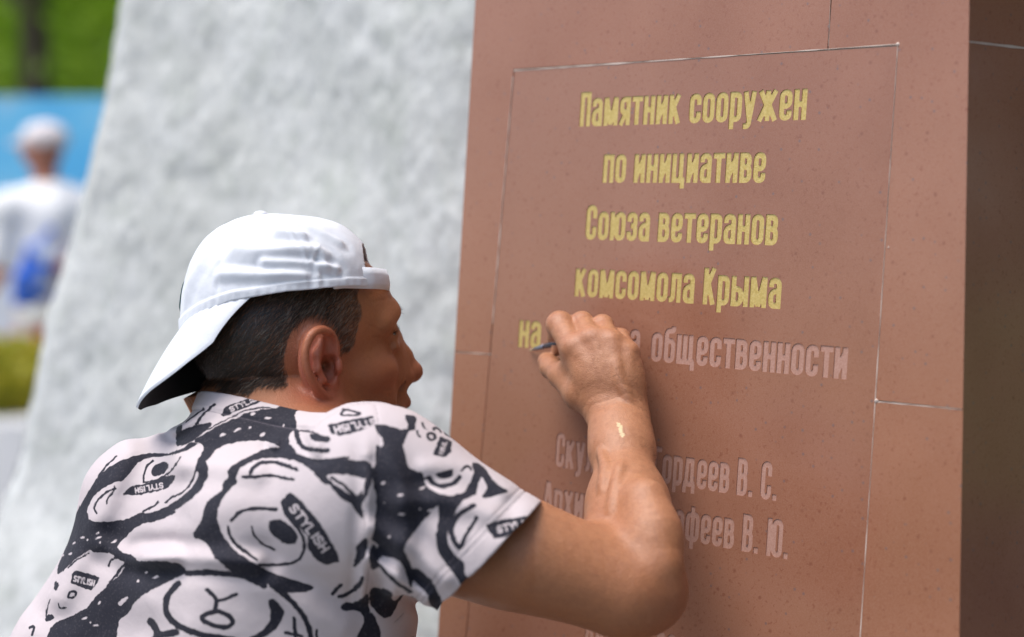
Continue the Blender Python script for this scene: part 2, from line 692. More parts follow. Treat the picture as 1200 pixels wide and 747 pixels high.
def text_loops(txt, a0, a1, b, xh, grow=0.0, space=0.30, gap=0.085):
    wd = sum(space if c == ' ' else GL[c][0] + gap for c in txt) - gap
    sx = (a1 - a0) / wd
    x = 0
    out = []
    for c in txt:
        if c == ' ':
            x += space
            continue
        out.append([[(a0 + (x + u) * sx, b + v * xh) for u, v in lp] for lp in outline(c, grow)])
        x += GL[c][0] + gap
    return out


LINES = [  # text, left and right end of its baseline in the photograph
    ('Памятник сооружен', (678.6, 147.9), (943.5, 139.5), 'g'),
    ('по инициативе', (705.6, 213.6), (895.5, 213.6), 'g'),
    ('Союза ветеранов', (685.4, 280.6), (910, 286.4), 'g'),
    ('комсомола Крыма', (672.8, 347), (913.6, 361), 'g'),
    ('на', (606.8, 406), (632, 408.5), 'g'),
    ('средства', (646, 409.5), (748, 420.5), 's'),
    ('общественности', (762, 422.3), (991, 444.5), 's'),
    ('Скульптор Гордеев В. С.', (650, 546.3), (909, 586.5), 's'),
    ('Архитектор Ерофеев В. Ю.', (635, 600), (922, 657.5), 's'),
    ('Август, 2018 г.', (683, 766), (838, 793), 's'),
]
XH = 0.0278
holes, rows = [], []
for txt, pa, pb, kind in LINES:
    A_, B_ = wall(*pa), wall(*pb)
    bb = (A_[1] + B_[1]) / 2
    holes += text_loops(txt, A_[0], B_[0], bb, XH, 0.014)
    rows.append(('gold_text_line' if kind == 'g' else 'carved_text_line', text_loops(txt, A_[0], B_[0], bb, XH, 0.020)))


def flat(name, loops, mat, off, ext, parent, smooth=False):
    """flat filled outlines in the face plane, given thickness"""
    cu = bpy.data.curves.new(name, 'CURVE')
    cu.dimensions = '2D'
    cu.fill_mode = 'BOTH'
    cu.extrude = ext
    for lp in loops:
        sp = cu.splines.new('POLY')
        sp.points.add(len(lp) - 1)
        for q, (a, b) in zip(sp.points, lp):
            q.co = (a, b, 0, 1)
        sp.use_cyclic_u = True
    tmp = bpy.data.objects.new('tmp', cu)
    COL.objects.link(tmp)
    dg = bpy.context.evaluated_depsgraph_get()
    me = bpy.data.meshes.new_from_object(tmp.evaluated_get(dg))
    bpy.data.objects.remove(tmp)
    me.transform(WM @ Matrix.Translation((0, 0, off)))
    me.materials.clear()
    return link_me(name, me, mat, parent, smooth)


stele = empty('granite_stele', (W0[0], W0[1], 0))
tag(stele, 'polished red brown granite stele with carved Cyrillic inscription in front of the man', 'monument')
GAP, E2 = 0.0006, 0.0009
eL, eR = [wall(557, 0), wall(513, 747)], [wall(1136, 0), wall(1124, 747)]
lineat = lambda e, b: e[0][0] + (e[1][0] - e[0][0]) * (b - e[0][1]) / (e[1][1] - e[0][1])
B0 = (0.0 - W0[2]) / math.cos(PH)
B1 = wall(850, -160)[1]
sTL, sTR, sRB = wall(602, 83), wall(1052, 52), wall(1027, 470)
sT = (sTL[1] + sTR[1]) / 2
sL, sR = [wall(602, 85), wall(577, 380)], [wall(1052, 52), wall(1008, 747)]
bR = wall(1077, 475)[1]
bL = wall(555, 414)[1]
aT = wall(972, 30)[0]
PB = B0 + 0.42
panel = [(lineat(sL, PB) + GAP, PB), (lineat(sR, PB) - GAP, PB), (lineat(sR, sT) - GAP, sT - GAP), (lineat(sL, sT) + GAP, sT - GAP)]
flat('inscription_panel', [panel] + [lp for g in holes for lp in g], M_GRP, -E2 - 0.0004, E2, stele)
q = lambda e, b, s: (lineat(e, b) + s * GAP, b)
pieces = [
    [q(eL, bL + GAP, 0), q(sL, bL + GAP, -1), q(sL, sT + GAP, -1), (aT - GAP, sT + GAP), (aT - GAP, B1), q(eL, B1, 0)],
    [(aT + GAP, sT + GAP), q(sR, sT + GAP, 1), q(sR, bR + GAP, 1), q(eR, bR + GAP, 0), q(eR, B1, 0), (aT + GAP, B1)],
    [q(eL, PB, 0), q(sL, PB, -1), q(sL, bL - GAP, -1), q(eL, bL - GAP, 0)],
    [q(sR, PB, 1), q(eR, PB, 0), q(eR, bR - GAP, 0), q(sR, bR - GAP, 1)],
    [q(eL, B0, 0), q(eR, B0, 0), q(eR, PB - 2 * GAP, 0), q(eL, PB - 2 * GAP, 0)],
]
for pc in pieces:
    flat('facing_slab', [pc], M_GR, -E2, E2, stele)
for nm_, lps in rows:
    flat(nm_, [lp for g in lps for lp in g], M_GOLD if nm_ == 'gold_text_line' else M_BLAST, -2 * E2 + 0.0004, 0.0003, stele)
# solid core behind the facing, and the shaded right flank
fp = lambda a, b, off: W0 + WU * a + WV * b + WN * off
DEP = 0.36
cf = [fp(lineat(eL, b) + .001 if s == 0 else lineat(eR, b) - .001, b, -2 * E2) for b, s in ((B0, 0), (B0, 1), (B1, 1), (B1, 0))]
cb = [c - WNH * DEP for c in cf]
core = link_mesh('core', [tuple(v) for v in cf + cb], [(0, 1, 2, 3), (7, 6, 5, 4), (0, 4, 5, 1), (1, 5, 6, 2), (2, 6, 7, 3), (3, 7, 4, 0)], M_CORE, stele, False)


def flank(b0, b1, side, e):
    """a facing slab on a flank of the stele"""
    s = 1 if side else -1
    f = [fp(lineat(e, b), b, -0.0002) for b in (b0, b1)]
    vs = [f[0], f[0] - WNH * DEP, f[1] - WNH * DEP, f[1]]
    vs = [tuple(v) for v in vs] + [tuple(v - WU * s * 0.0009) for v in vs]
    fs = [(0, 1, 2, 3), (4, 7, 6, 5), (0, 3, 7, 4), (1, 5, 6, 2), (0, 4, 5, 1), (3, 2, 6, 7)]
    if not side:
        fs = [f[::-1] for f in fs]
    return link_mesh('facing_slab', vs, fs, M_GR, stele, False)


bF = wall(1136, 49)[1]
flank(B0, bF - GAP, 1, eR)
flank(bF + GAP, B1, 1, eR)
flank(B0, B1, 0, eL)
FLANK_JOINT = True
# pale mortar in the joints, with crumbs
def joint(p0, p1, w0, w1):
    p0, p1 = A3(p0), A3(p1)
    t = unit(p1 - p0)
    nrm = A3([-t[1], t[0]])
    n = 60
    up, dn = [], []
    for i in range(n + 1):
        k = i / n
        c_ = p0 + (p1 - p0) * k
        w_ = (w0 + (w1 - w0) * k) * (.16 + 1.5 * abs(noise.noise((c_[0] * 34, c_[1] * 34, 3)))) / 2
        up.append(tuple(c_ + nrm * w_))
        dn.append(tuple(c_ - nrm * w_))
    return dn + up[::-1]


M_GROUT = NT('white_grout', 0.9, (0.56, 0.46, 0.40)).m
for p0, p1, w0, w1 in ((wall(602, 83), wall(1052, 52), .0018, .0009), (wall(1052, 52), wall(1008, 747), .0007, .0010), (wall(1027, 471), wall(1127, 480), .0014, .0010), (wall(601, 90), wall(577, 380), .0008, .0014), (wall(530, 413), wall(576, 415), .0014, .0014), (wall(973, 0), wall(971, 54), .0008, .0008)):
    flat('joint_mortar', [joint(p0, p1, w0, w1)], M_GROUT, -0.0002, 0.0003, stele)
for px_, py_, r_ in ((1052, 52, .0020), (1027, 470, .0022), (1041, 290, .0009)):
    c = wall(px_, py_)
    bm = bmesh.new()
    bmesh.ops.create_icosphere(bm, subdivisions=2, radius=r_, matrix=Matrix.Translation(Vector(fp(c[0], c[1], -r_ * .4))))
    for v_ in bm.verts:
        v_.co += Vector(noise.noise_vector(v_.co * 900)) * r_ * .3
    from_bm('mortar_crumb', bm, M_GROUT, stele)

# ------------------------------------------------------------------ rough pale boulder behind the man
RK = [(160, -160), (150, -60), (146, 0), (140, 60), (128, 130), (118, 170), (102, 235), (84, 300), (70, 355), (50, 420), (30, 480), (6, 560), (-30, 660), (-70, 780), (-120, 1000), (-150, 1250)]
RK = [(P(x, y, 2.95)) for x, y in RK]
zz = [p_[2] for p_ in RK][::-1]
xx = [p_[0] for p_ in RK][::-1]
ZN, TN = 230, 330
zs = np.linspace(-0.02, 2.35, ZN)
xl = np.interp(zs, zz, xx)
steleL = fp(lineat(eL, 0), 0, 0)
ring = []
ts = np.linspace(0, 1, TN)


def plan(x_left):
    return [A3([x_left, 2.95]), A3([x_left + .035, 2.87]), A3([x_left + .2, 2.75]), A3([steleL[0] + .32, 2.12])]


back = [A3([0.75, 2.25]), A3([0.9, 2.7]), A3([0.6, 3.4]), A3([0.0, 3.7])]
V = []
NF, NBK = 300, 40
for z, x_ in zip(zs, xl):
    f_ = np.array(plan(x_))
    dd = np.r_[0, np.cumsum(np.linalg.norm(np.diff(f_, axis=0), axis=1))]
    u = np.linspace(0, dd[-1], NF)
    fr = np.stack([np.interp(u, dd, f_[:, 0]), np.interp(u, dd, f_[:, 1])], 1)
    b_ = np.array([f_[-1]] + back + [A3([x_ * .8, 3.5]), A3([x_ + .02, 3.08]), f_[0]])
    dd = np.r_[0, np.cumsum(np.linalg.norm(np.diff(b_, axis=0), axis=1))]
    u = np.linspace(0, dd[-1], NBK + 2)[1:-1]
    bk = np.stack([np.interp(u, dd, b_[:, 0]), np.interp(u, dd, b_[:, 1])], 1)
    rg = np.concatenate([fr, bk])
    V.append(np.c_[rg, np.full(len(rg), z)])
V = np.array(V)
NR = V.shape[1]
V = V.reshape(-1, 3)
idx = np.arange(ZN * NR).reshape(ZN, NR)
a_, b_ = idx[:-1], idx[1:]
Q = np.stack([a_, np.roll(a_, -1, 1), np.roll(b_, -1, 1), b_], -1).reshape(-1, 4)
nn = vert_normals(V, Q)
fa_ = np.abs(vnoise(V, 7, 15)) ** .7
disp = .026 * vnoise(V, 3.5, 1) + .008 * fa_ + .003 * vnoise(V, 11, 2) + .0022 * vnoise(V, 26, 3) + - .0028 * np.maximum(vnoise(V, 38, 14), 0) ** 1.5 + .0018 * vnoise(V, 55, 4) + .0012 * vnoise(V, 120, 5)
kx = np.arange(NR)
fade = np.ones(NR)
fade[NF - 25:NF + 30] = .35
disp = disp * np.tile(fade, ZN)
V = V + nn * disp[:, None]
m = NT('rough_limestone', 0.9)
c = m.mix(m.ramp(m.noise(5, 5), (0.35, 0.0), (0.68, 1.0)), (0.47, 0.485, 0.47), (0.57, 0.585, 0.58))
c = m.mix(m.ramp(m.noise(14, 4), (0.52, 0.0), (0.74, 0.55)), c, (0.34, 0.37, 0.33))
c = m.mix(m.ramp(m.noise(60, 4), (0.48, 0.0), (0.75, 0.55)), c, (0.31, 0.325, 0.315))
c = m.mix(m.ramp(m.noise(22, 5), (0.55, 0.0), (0.75, 0.5)), c, (0.66, 0.67, 0.67))
m.color(c)
m.bump(m.noise(90, 6, 0.65), 0.32, 0.004).bump(m.noise(260, 4, 0.7), 0.45, 0.003)
rock = link_np('stone_block', V, Q, m.m)
bm = bmesh.new()
bm.from_mesh(rock.data)
bm.verts.ensure_lookup_table()
bm.faces.new([bm.verts[i] for i in idx[-1]])
bm.to_mesh(rock.data)
bm.free()
tag(rock, 'tall rough hewn pale grey stone block leaning up behind the man', 'stone block')

# the joint round the corner, on the flank
f0 = fp(lineat(eR, bF), bF, -0.0002)
d_ = -WNH
vs = []
for k in range(25):
    w_ = .0006 + .0011 * abs(noise.noise((k * .7, 2, 5)))
    o_ = f0 + d_ * (k / 24 * DEP * .98) + WU * .0003
    vs += [tuple(o_ + UPZ * w_) for UPZ in (A3([0, 0, 1]), A3([0, 0, -1]))]
link_mesh('joint_mortar', vs, [(2 * k, 2 * k + 1, 2 * k + 3, 2 * k + 2) for k in range(24)], M_GROUT, stele, False)

# ------------------------------------------------------------------ the man
FB, RB, UP = A3([.7071, .7071, 0]), A3([.7071, -.7071, 0]), A3([0, 0, 1.0])       # torso: forward, right
HY = R(27)                                                                        # head turned past profile
HF, HR = A3([math.cos(HY), math.sin(HY), 0]), A3([math.sin(HY), -math.cos(HY), 0])
HC = P(353, 433, 1.65)
HM = np.stack([HF, -HR, UP], 1)           # columns: head x (forward), y (left), z (up)
HT = R(2.0)
HM = HM @ A3([[math.cos(HT), 0, -math.sin(HT)], [0, 1, 0], [math.sin(HT), 0, math.cos(HT)]])
hp = lambda x, y, z: HM @ A3([x, y, z]) + HC


def to_head(p):
    return (np.asarray(p) - HC) @ HM


def spl(pts, n=4):
    """smooth curve through control points"""
    p = [np.asarray(q, float) for q in pts]
    p = [2 * p[0] - p[1]] + p + [2 * p[-1] - p[-2]]
    out = []
    for i in range(1, len(p) - 2):
        for k in range(n):
            t = k / n
            out.append(.5 * (2 * p[i] + (p[i + 1] - p[i - 1]) * t + (2 * p[i - 1] - 5 * p[i] + 4 * p[i + 1] - p[i + 2]) * t * t + (3 * p[i] - p[i - 1] - 3 * p[i + 1] + p[i + 2]) * t ** 3))
    return out + [p[-2]]


def head_shape():
    s = Shape()
    s.ell((-.010, 0, .045), (.096, .076, .084), 0)
    s.ell((.027, 0, .052), (.066, .064, .058), .02)
    s.ell((.030, 0, -.015), (.062, .060, .072), .02)
    for q in (-1, 1):
        s.ell((.050, q * .044, -.002), (.032, .022, .020), .015)                  # cheekbone
        s.cone((.004, q * .055, -.050), (.070, q * .016, -.086), .017, .016, .02)  # jaw
        s.cone((.0, q * .062, -.01), (.004, q * .056, -.05), .016, .016, .02)
        s.ell((.060, q * .030, -.038), (.024, .022, .024), .015)                  # cheek
    s.ell((.080, 0, -.088), (.018, .024, .017), .012)
    s.ell((.035, 0, -.058), (.055, .046, .036), .02)
    s.ell((.079, 0, -.044), (.024, .030, .026), .014)
    for q in (-1, 1):
        s.chain([(.0875, q * .010, .049), (.0795, q * .034, .052), (.066, q * .052, .044)], [.0075, .008, .008], .014)  # brow
        s.ell((.100, q * .034, .033), (.0165, .016, .010), .012, 's')              # orbit
        s.ell((.074, q * .033, .033), (.0150, .0165, .0135), .004)                # lids
        s.cone((.0895, q * .020, .0325), (.078, q * .050, .0325), .0022, .0012, .002, 's')
        s.cone((.082, q * .044, .020), (.088, q * .026, .019), .003, .003, .008)
    s.chain([(.088, 0, .046), (.0935, 0, .030), (.108, 0, .004), (.1135, 0, -.010)], [.0085, .0070, .0080, .0095], .009)
    for q in (-1, 1):
        s.cone((.092, q * .008, .020), (.099, q * .012, -.012), .009, .010, .014)
        s.cone((.085, q * .018, .012), (.088, q * .022, -.014), .012, .012, .014)
    s.ell((.1150, 0, -.0125), (.0130, .0125, .0110), .006)
    for q in (-1, 1):
        s.ell((.101, q * .0135, -.0165), (.0115, .0068, .0082), .005)             # wing of the nose
        s.ell((.1075, q * .0065, -.0235), (.0065, .0032, .0042), .003, 's')        # nostril
        s.cone((.094, q * .024, -.016), (.086, q * .034, -.043), .0020, .0016, .010, 's')
    s.chain([(.094, .023, -.0455), (.1035, .010, -.0415), (.106, 0, -.0420), (.1035, -.010, -.0415), (.094, -.023, -.0455)], [.003, .0052, .0055, .0052, .003], .005)
    s.chain([(.092, .021, -.0515), (.102, .009, -.0560), (.1035, 0, -.0565), (.102, -.009, -.0560), (.092, -.021, -.0515)], [.003, .0058, .006, .0058, .003], .005)
    s.chain([(.096, .026, -.0485), (.109, .009, -.0485), (.111, 0, -.0485), (.109, -.009, -.0485), (.096, -.026, -.0485)], .0013, .003, 's')
    s.ell((.096, 0, -.031), (.010, .018, .013), .010)                             # upper lip, up to the nose
    s.ell((.090, 0, -.068), (.014, .024, .012), .012)
    for q in (-1, 1):                                                             # ears
        e = lambda x, z, o=0.0: (x * .99 - .0025, q * (.0760 + .012 * smoothstep(.02, -.03, x) + o), z * .94 + .0105)
        s.ell(e(-.008, .006, -.004), (.021, .0065, .034), .006)
        s.chain(spl([e(.008, .004, .000), e(.0085, .020, .003), e(.002, .033, .006), e(-.010, .0385, .008), e(-.0215, .034, .009), e(-.0275, .020, .009), e(-.0265, .003, .008), e(-.020, -.012, .006), e(-.010, -.026, .003), e(-.001, -.032, .001)]), list(np.interp(np.linspace(0, 9, 37), range(10), [.0027, .0030, .0033, .0035, .0035, .0035, .0034, .0036, .0050, .0052])), .0025)
        s.chain([e(-.006, .026, .003), e(-.014, .015, .005), e(-.0155, .002, .006), e(-.009, -.011, .005), e(-.002, -.013, .004)], [.0028, .0034, .0036, .0036, .0034], .004)
        s.ell(e(.0015, -.001, .004), (.0105, .012, .0135), .003, 's')
        s.ell(e(.001, .017, .007), (.0075, .008, .0145), .003, 's')
        s.chain([e(-.020, .004, .008), e(-.021, .018, .009), e(-.013, .030, .009)], .0030, .004, 's')
        s.ell(e(.0105, -.0005, .003), (.0042, .0048, .0072), .003)                # tragus
        s.ell(e(.0015, -.0005, -.005), (.0042, .012, .005), .003, 's')            # canal
    return s


head = head_shape().xform(HM, HC)
# joints
SHR, ELR, WRR = P(440, 585, 1.485), P(745, 683, 1.490), P(725, 486, 1.652)
C7 = P(266, 526, 1.565)
NB = C7 + FB * .055 + UP * -.005
SHC = SHR - RB * .185
SHL = P(207, 613, 1.735)
body = Shape()
# torso: ellipses stacked along a curved back
TAX = unit(UP * 1.0 + FB * .22)
pel = SHC - UP * .50 - FB * .10
body.ell(SHC - UP * .04 + FB * .02, (.175, .115, .13), 0, rot=np.stack([RB, FB, UP], 1))
body.ell(SHC - UP * .16 + FB * .00, (.165, .112, .16), .05, rot=np.stack([RB, FB, UP], 1))
body.ell(SHC - UP * .34 - FB * .05, (.150, .105, .17), .06, rot=np.stack([RB, FB, UP], 1))
body.ell(pel, (.160, .110, .14), .06, rot=np.stack([RB, FB, UP], 1))
for q, sh in ((1, SHR), (-1, SHL)):
    body.cone(NB - UP * .01 + RB * q * .02, sh - UP * (.0 if q > 0 else .012), .044, .038, .04)       # trapezius
    body.ell(sh, (.060, .060, .062) if q > 0 else (.046, .046, .046), .04)
    body.cone(SHC - FB * .07 - UP * .10 + RB * q * .075, SHC - FB * .075 - UP * .02 + RB * q * .09, .045, .035, .05)
# neck
body.cone(hp(-.026, 0, -.005), NB, .054, .062, .03)
body.cone(hp(-.055, 0, -.010), C7 + FB * .02, .034, .040, .02)
for q in (-1, 1):
    body.cone(hp(-.030, q * .055, -.028), NB + FB * .05 - UP * .04 + RB * -q * .02, .015, .013, .02)
body = body + head
# fold of skin on the nape
body.cone(hp(-.066, -.040, -.048), hp(-.085, .01, -.050), .009, .009, .012)


# arm: upper arm, elbow, forearm
def arm(s, sh, el, wr, ed):
    """ed = direction of the elbow tip"""
    s.cone(sh, sh + (el - sh) * .45, .052, .046, .03)
    s.cone(sh + (el - sh) * .35, el, .041, .032, .03)
    ax = unit(el - sh)
    s.ell(sh + (el - sh) * .58 + A3([0, 0, -.005]), (.085, .040, .034), .03, rot=np.stack([ax, unit(np.cross(ax, ed)), unit(np.cross(ax, np.cross(ax, ed)))], 1))
    fa = unit(wr - el)
    s.ell(el + ed * .011, (.033, .030, .033), .02)
    s.ell(el + ed * .025, (.017, .015, .017), .016)                               # olecranon
    side = unit(np.cross(fa, A3([0, -1, 0])))
    s.cone(el - fa * .005, el + (wr - el) * .42, .0325, .0340, .03)
    s.cone(el + (wr - el) * .35, wr - fa * .03, .0340, .0240, .03)
    s.cone(wr - fa * .045 + side * .007, wr + side * .007, .0225, .0205, .02)
    s.cone(wr - fa * .045 - side * .007, wr - side * .007, .0225, .0205, .02)


ED = unit(P(786, 712, 1.47) - ELR)
arm(body, SHR - UP * .012, ELR, WRR, ED)
body.cone(P(620, 656, 1.462), P(722, 694, 1.472), .036, .034, .03)
body.ell(P(768, 668, 1.470), (.014, .012, .016), .016)                             # epicondyle
body.chain([P(776, 655, 1.468), P(768, 625, 1.485), P(757, 585, 1.51)], [.011, .018, .018], .024)
body.chain([P(786, 690, 1.462), P(781, 662, 1.463), P(772, 634, 1.475)], [.0075, .007, .006], .010)
# left arm, mostly hidden in front of him
ELL = SHL - UP * .25 - RB * .05 + FB * .05
WRL = P(408, 838, 1.60)
body.cone(SHL, ELL, .048, .038, .03)
body.cone(ELL, WRL, .040, .027, .03)


# hands
def hand(s, W_, mcps, fingers, thumb, dors, rmc=(.0118, .0122, .0116, .0108), rw=.0165):
    c_ = (mcps[0] + mcps[1] + mcps[2] + mcps[3]) / 4
    for i, mc in enumerate(mcps):
        st = W_ + (mc - c_) * .42
        s.cone(st, W_ + (mc - W_) * .55 + (mc - c_) * .1, rw, .0150, .012)
        s.cone(W_ + (mc - W_) * .5 + (mc - c_) * .1, mc, .0158, rmc[i], .016)
    for f, rs in fingers:
        s.chain(f, rs, .004)
        for p_, r_ in zip(f[1:-1], rs[1:-1]):
            s.ell(p_, (r_ * 1.07,) * 3, .003)
    t_, rs = thumb
    s.cone(W_ + (t_[0] - W_) * .4, t_[0], .019, rs[0], .012)
    s.chain(t_, rs, .006)
    # heel of the palm
    s.cone(W_ - dors * .010, (mcps[3] + W_) / 2 - dors * .010, .017, .016, .012)


MC = [P(672, 408, 1.672), P(694, 398, 1.668), P(716, 401, 1.664), P(736, 414, 1.662)]
hd = unit(A3([.30, -.9, .25]))
FI = [
    ([MC[0], P(656, 381, 1.706), P(654, 388, 1.740), P(650, 397, 1.762)], [.0124, .0128, .0095, .0080]),
    ([MC[1], P(682, 379, 1.708), P(668, 396, 1.735), P(655, 408, 1.750)], [.0118, .0108, .0092, .0080]),
    ([MC[2], P(706, 382, 1.698), P(696, 402, 1.722), P(684, 416, 1.720)], [.0114, .0102, .0090, .0080]),
    ([MC[3], P(727, 397, 1.688), P(719, 416, 1.704), P(708, 428, 1.700)], [.0106, .0092, .0080, .0072]),
]
TH_ = ([P(680, 462, 1.672), P(658, 440, 1.700), P(646, 431, 1.728), P(640, 423, 1.750)], [.0160, .0125, .0108, .0088])
hand(body, WRR + unit(MC[1] - WRR) * .004, MC, FI, TH_, hd)
# web between thumb and index
body.ell((TH_[0][1] + MC[0]) / 2 + A3([.006, -.002, 0]), (.012, .012, .016), .014)
# tendons on the back of the hand, veins on the forearm
ho = A3([.10, -.93, .30])
for i_ in range(4):
    body.chain(spl([WRR + ho * .012 + (MC[i_] - WRR) * .12, WRR + ho * .0145 + (MC[i_] - WRR) * .5, MC[i_] + ho * .0085]), .0030, .007)
for vn_ in ([(716, 600, 1.505), (722, 570, 1.522), (728, 545, 1.548)], [(738, 470, 1.612), (726, 446, 1.640), (722, 425, 1.65)], [(706, 575, 1.535), (709, 550, 1.560), (704, 530, 1.595)]):
    pts_ = []
    for a_, b_, y_ in vn_:                                # onto the surface: march along the sight line
        r_ = ray(a_, b_)
        yy_ = np.arange(1.38, 1.72, .0008)
        pr_ = (r_ / r_[1])[None] * yy_[:, None] + A3([0, 0, EYE])
        d_ = body.ev(pr_.astype(np.float32))
        k_ = int(np.argmax(d_ < 0)) if (d_ < 0).any() else 0
        pts_.append(pr_[k_] + A3([0, .0008, 0]))
    body.chain(spl([q_ + A3([0, .0012, 0]) for q_ in pts_]), .0014, .008)
# left hand, lowered and loosely curled
lf = unit(WRL - ELL)
lu = UP
ML = [WRL + lf * .085 + lu * (.027 - i * .018) for i in range(4)]
FL = [([m_, m_ + lf * .036 + RB * .012, m_ + lf * .05 + RB * .034, m_ + lf * .040 + RB * .050], [.0112, .0100, .009, .008]) for m_ in ML]
hand(body, WRL, ML, FL, ([WRL + lf * .03 + lu * .035, WRL + lf * .06 + lu * .05 + RB * .01, WRL + lf * .085 + lu * .05 + RB * .025, WRL + lf * .10 + lu * .045 + RB * .03], [.016, .012, .0105, .0085]), -RB)

man = empty('person', (pel[0], pel[1], 0))
tag(man, 'man in a backwards white cap and patterned shirt painting letters on the stele', 'person')
V, Q = mesh_sdf(body, pel - A3([.30, .30, .02]) * [1, 1, 1], A3([.26, 1.92, 1.56]), .0017)
n_ = vert_normals(V, Q)
px = project(V)
HL = to_head(V)
x, y, z = HL[:, 0], HL[:, 1], HL[:, 2]
g = lambda c, r: np.exp(-(np.linalg.norm(V - np.asarray(c, np.float32), axis=1) / r) ** 2)
gh = lambda c, r: np.exp(-(((HL - np.asarray(c, np.float32)) / np.asarray(r, np.float32)) ** 2).sum(1))
tone = np.ones((len(V), 3)) * A3([.36, .140, .060])
head_m = (np.linalg.norm(HL - A3([0, 0, .02]), axis=1) < .17)


def blend(wgt, c):
    global tone
    wgt = np.clip(wgt, 0, 1)[:, None]
    tone = tone * (1 - wgt) + A3(c) * wgt


arm_m = smoothstep(1.16, 1.30, V[:, 2]) * (V[:, 0] > .02)
blend(arm_m * .9, (.44, .205, .108))  # paler towards the hand: the forearm's lit look is put into the skin colour
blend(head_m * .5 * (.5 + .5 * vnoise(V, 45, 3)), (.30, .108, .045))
blend(.25 * (vnoise(V, 160, 8) > .2), (.30, .12, .06))
for q in (-1, 1):
    blend(gh((.065, q * .045, -.004), (.03, .03, .022)) * .55, (.36, .095, .055))
    blend(gh((-.010, q * .085, .012), (.035, .02, .045)) * .85, (.47, .120, .082))
blend(gh((.115, 0, -.012), (.016, .02, .014)) * .6, (.36, .10, .06))
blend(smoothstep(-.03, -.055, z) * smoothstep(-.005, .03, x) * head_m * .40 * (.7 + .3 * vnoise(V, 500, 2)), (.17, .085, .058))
blend((gh((.100, 0, -.0425), (.016, .022, .004)) + gh((.098, 0, -.056), (.014, .020, .005))) * .7, (.30, .085, .06))
for p_ in MC + [f[0][1] for f in FI] + [f[0][2] for f in FI]:
    blend(g(p_, .013) * .35, (.42, .16, .10))
blend(g(ELR + ED * .035, .035) * .5, (.36, .13, .08))
hair_m = head_m & (x < .036 - .25 * np.clip(.055 - z, 0, .05) + .005 * vnoise(HL, 120, 11)) & (z > -.006 + .006 * vnoise(HL, 90, 12)) & ~((np.linalg.norm((HL - A3([-.012, -.082, .014])) / A3([.031, .034, .047]), axis=1) < 1) | (np.linalg.norm((HL - A3([-.012, .082, .014])) / A3([.031, .034, .047]), axis=1) < 1))
hair_m &= ~((np.abs(y) > .0795) & (z < .062) & (x > -.045) & (x < .02))
hair_m &= ~((x > -.035) & (z < .018) & (x < .008)) & ~((x >= .008) & (z < .022)) & ~((x > -.055) & (z < -.005))
blend(hair_m * (.72 - .34 * smoothstep(-.01, .03, x)) * (.75 + .25 * vnoise(HL, 200, 13)), (.040, .028, .022))
# a smear of gold paint on the wrist and a few freckles
sm = np.min([np.linalg.norm(px - A3([727 + dx, 504 + dy]), axis=1) for dx, dy in ((-1.5, -6), (0, -2), (1, 2), (2, 6))], 0)
blend((sm < 2.6 + .8 * vnoise(V, 700, 4)) & (V[:, 0] > .02) & (n_[:, 1] < 0), (.66, .52, .30))
beard = head_m * smoothstep(-.012, -.040, z) * smoothstep(-.012, .02, x) * (1 - .6 * smoothstep(.095, .105, x))
m = NT('weathered_skin', 0.46)
m.b.inputs['Subsurface Weight'].default_value = 0.06
m.b.inputs['Subsurface Radius'].default_value = (.010, .004, .002)
m.b.inputs['Subsurface Scale'].default_value = 0.6
m.b.inputs['Specular IOR Level'].default_value = 0.45
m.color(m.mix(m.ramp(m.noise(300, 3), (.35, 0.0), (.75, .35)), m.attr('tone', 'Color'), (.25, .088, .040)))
sc_ = m.b.inputs['Base Color'].links[0].from_socket
dots = m.ramp(m.voro(750).outputs['Distance'], (.18, 1.0), (.38, 0.0))
m.color(m.mix(m.math('MULTIPLY', m.math('MULTIPLY', dots, m.attr('beard')), .75), sc_, (.05, .038, .032)))
vo = m.voro(900)
m.bump(vo.outputs['Distance'], 0.40, 0.0008).bump(m.noise(120, 4), 0.22, 0.0012).bump(m.noise(420, 3), 0.3, 0.0008)
m.rough(m.ramp(m.noise(60, 3), (.3, .34), (.7, .52)))
M_SKIN = m.m
# creases: wrist, elbow fold, crow's feet, brow and neck lines
fa_ = unit(WRR - ELR)
wl = (V - WRR) @ fa_
wm = np.exp(-(np.linalg.norm(V - WRR, axis=1) / .045) ** 2)
cr = np.zeros(len(V))
for o_, a_ in ((-.004, .0007), (.003, .0006), (.011, .0005), (-.013, .0003)):
    cr += a_ * wm * np.exp(-((wl - o_ - .0018 * vnoise(V, 90, 71)) / .0010) ** 2)
for (x0, z0, x1, z1, a_) in ((.062, .036, .044, .046, .0006), (.062, .031, .042, .032, .0006), (.062, .027, .046, .019, .0005), (.070, .014, .088, .010, .0005), (.092, -.012, .082, -.040, .0007), (.078, -.030, .070, -.055, .0004), (.085, .078, .050, .074, .0005), (.087, .068, .050, .065, .0004), (-.085, -.030, -.020, -.045, .0009), (-.080, -.042, -.02, -.058, .0007)):
    a2, b2 = A3([x0, z0]), A3([x1, z1])
    q2 = np.stack([x, z], 1) + .0012 * np.stack([vnoise(V, 120, 72), vnoise(V, 120, 73)], 1)
    t_ = np.clip((q2 - a2) @ (b2 - a2) / ((b2 - a2) @ (b2 - a2)), 0, 1)
    cr += a_ * head_m * np.exp(-(np.linalg.norm(q2 - a2 - t_[:, None] * (b2 - a2), axis=1) / .0011) ** 2)
V = V - n_ * cr[:, None] + n_ * (.00014 * vnoise(V, 190, 74) * (V[:, 0] > .02))[:, None]
bodyo = link_np('body', V, Q, M_SKIN, man)
BV_, BN_ = V, n_
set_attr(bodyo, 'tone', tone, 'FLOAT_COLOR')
set_attr(bodyo, 'beard', beard)
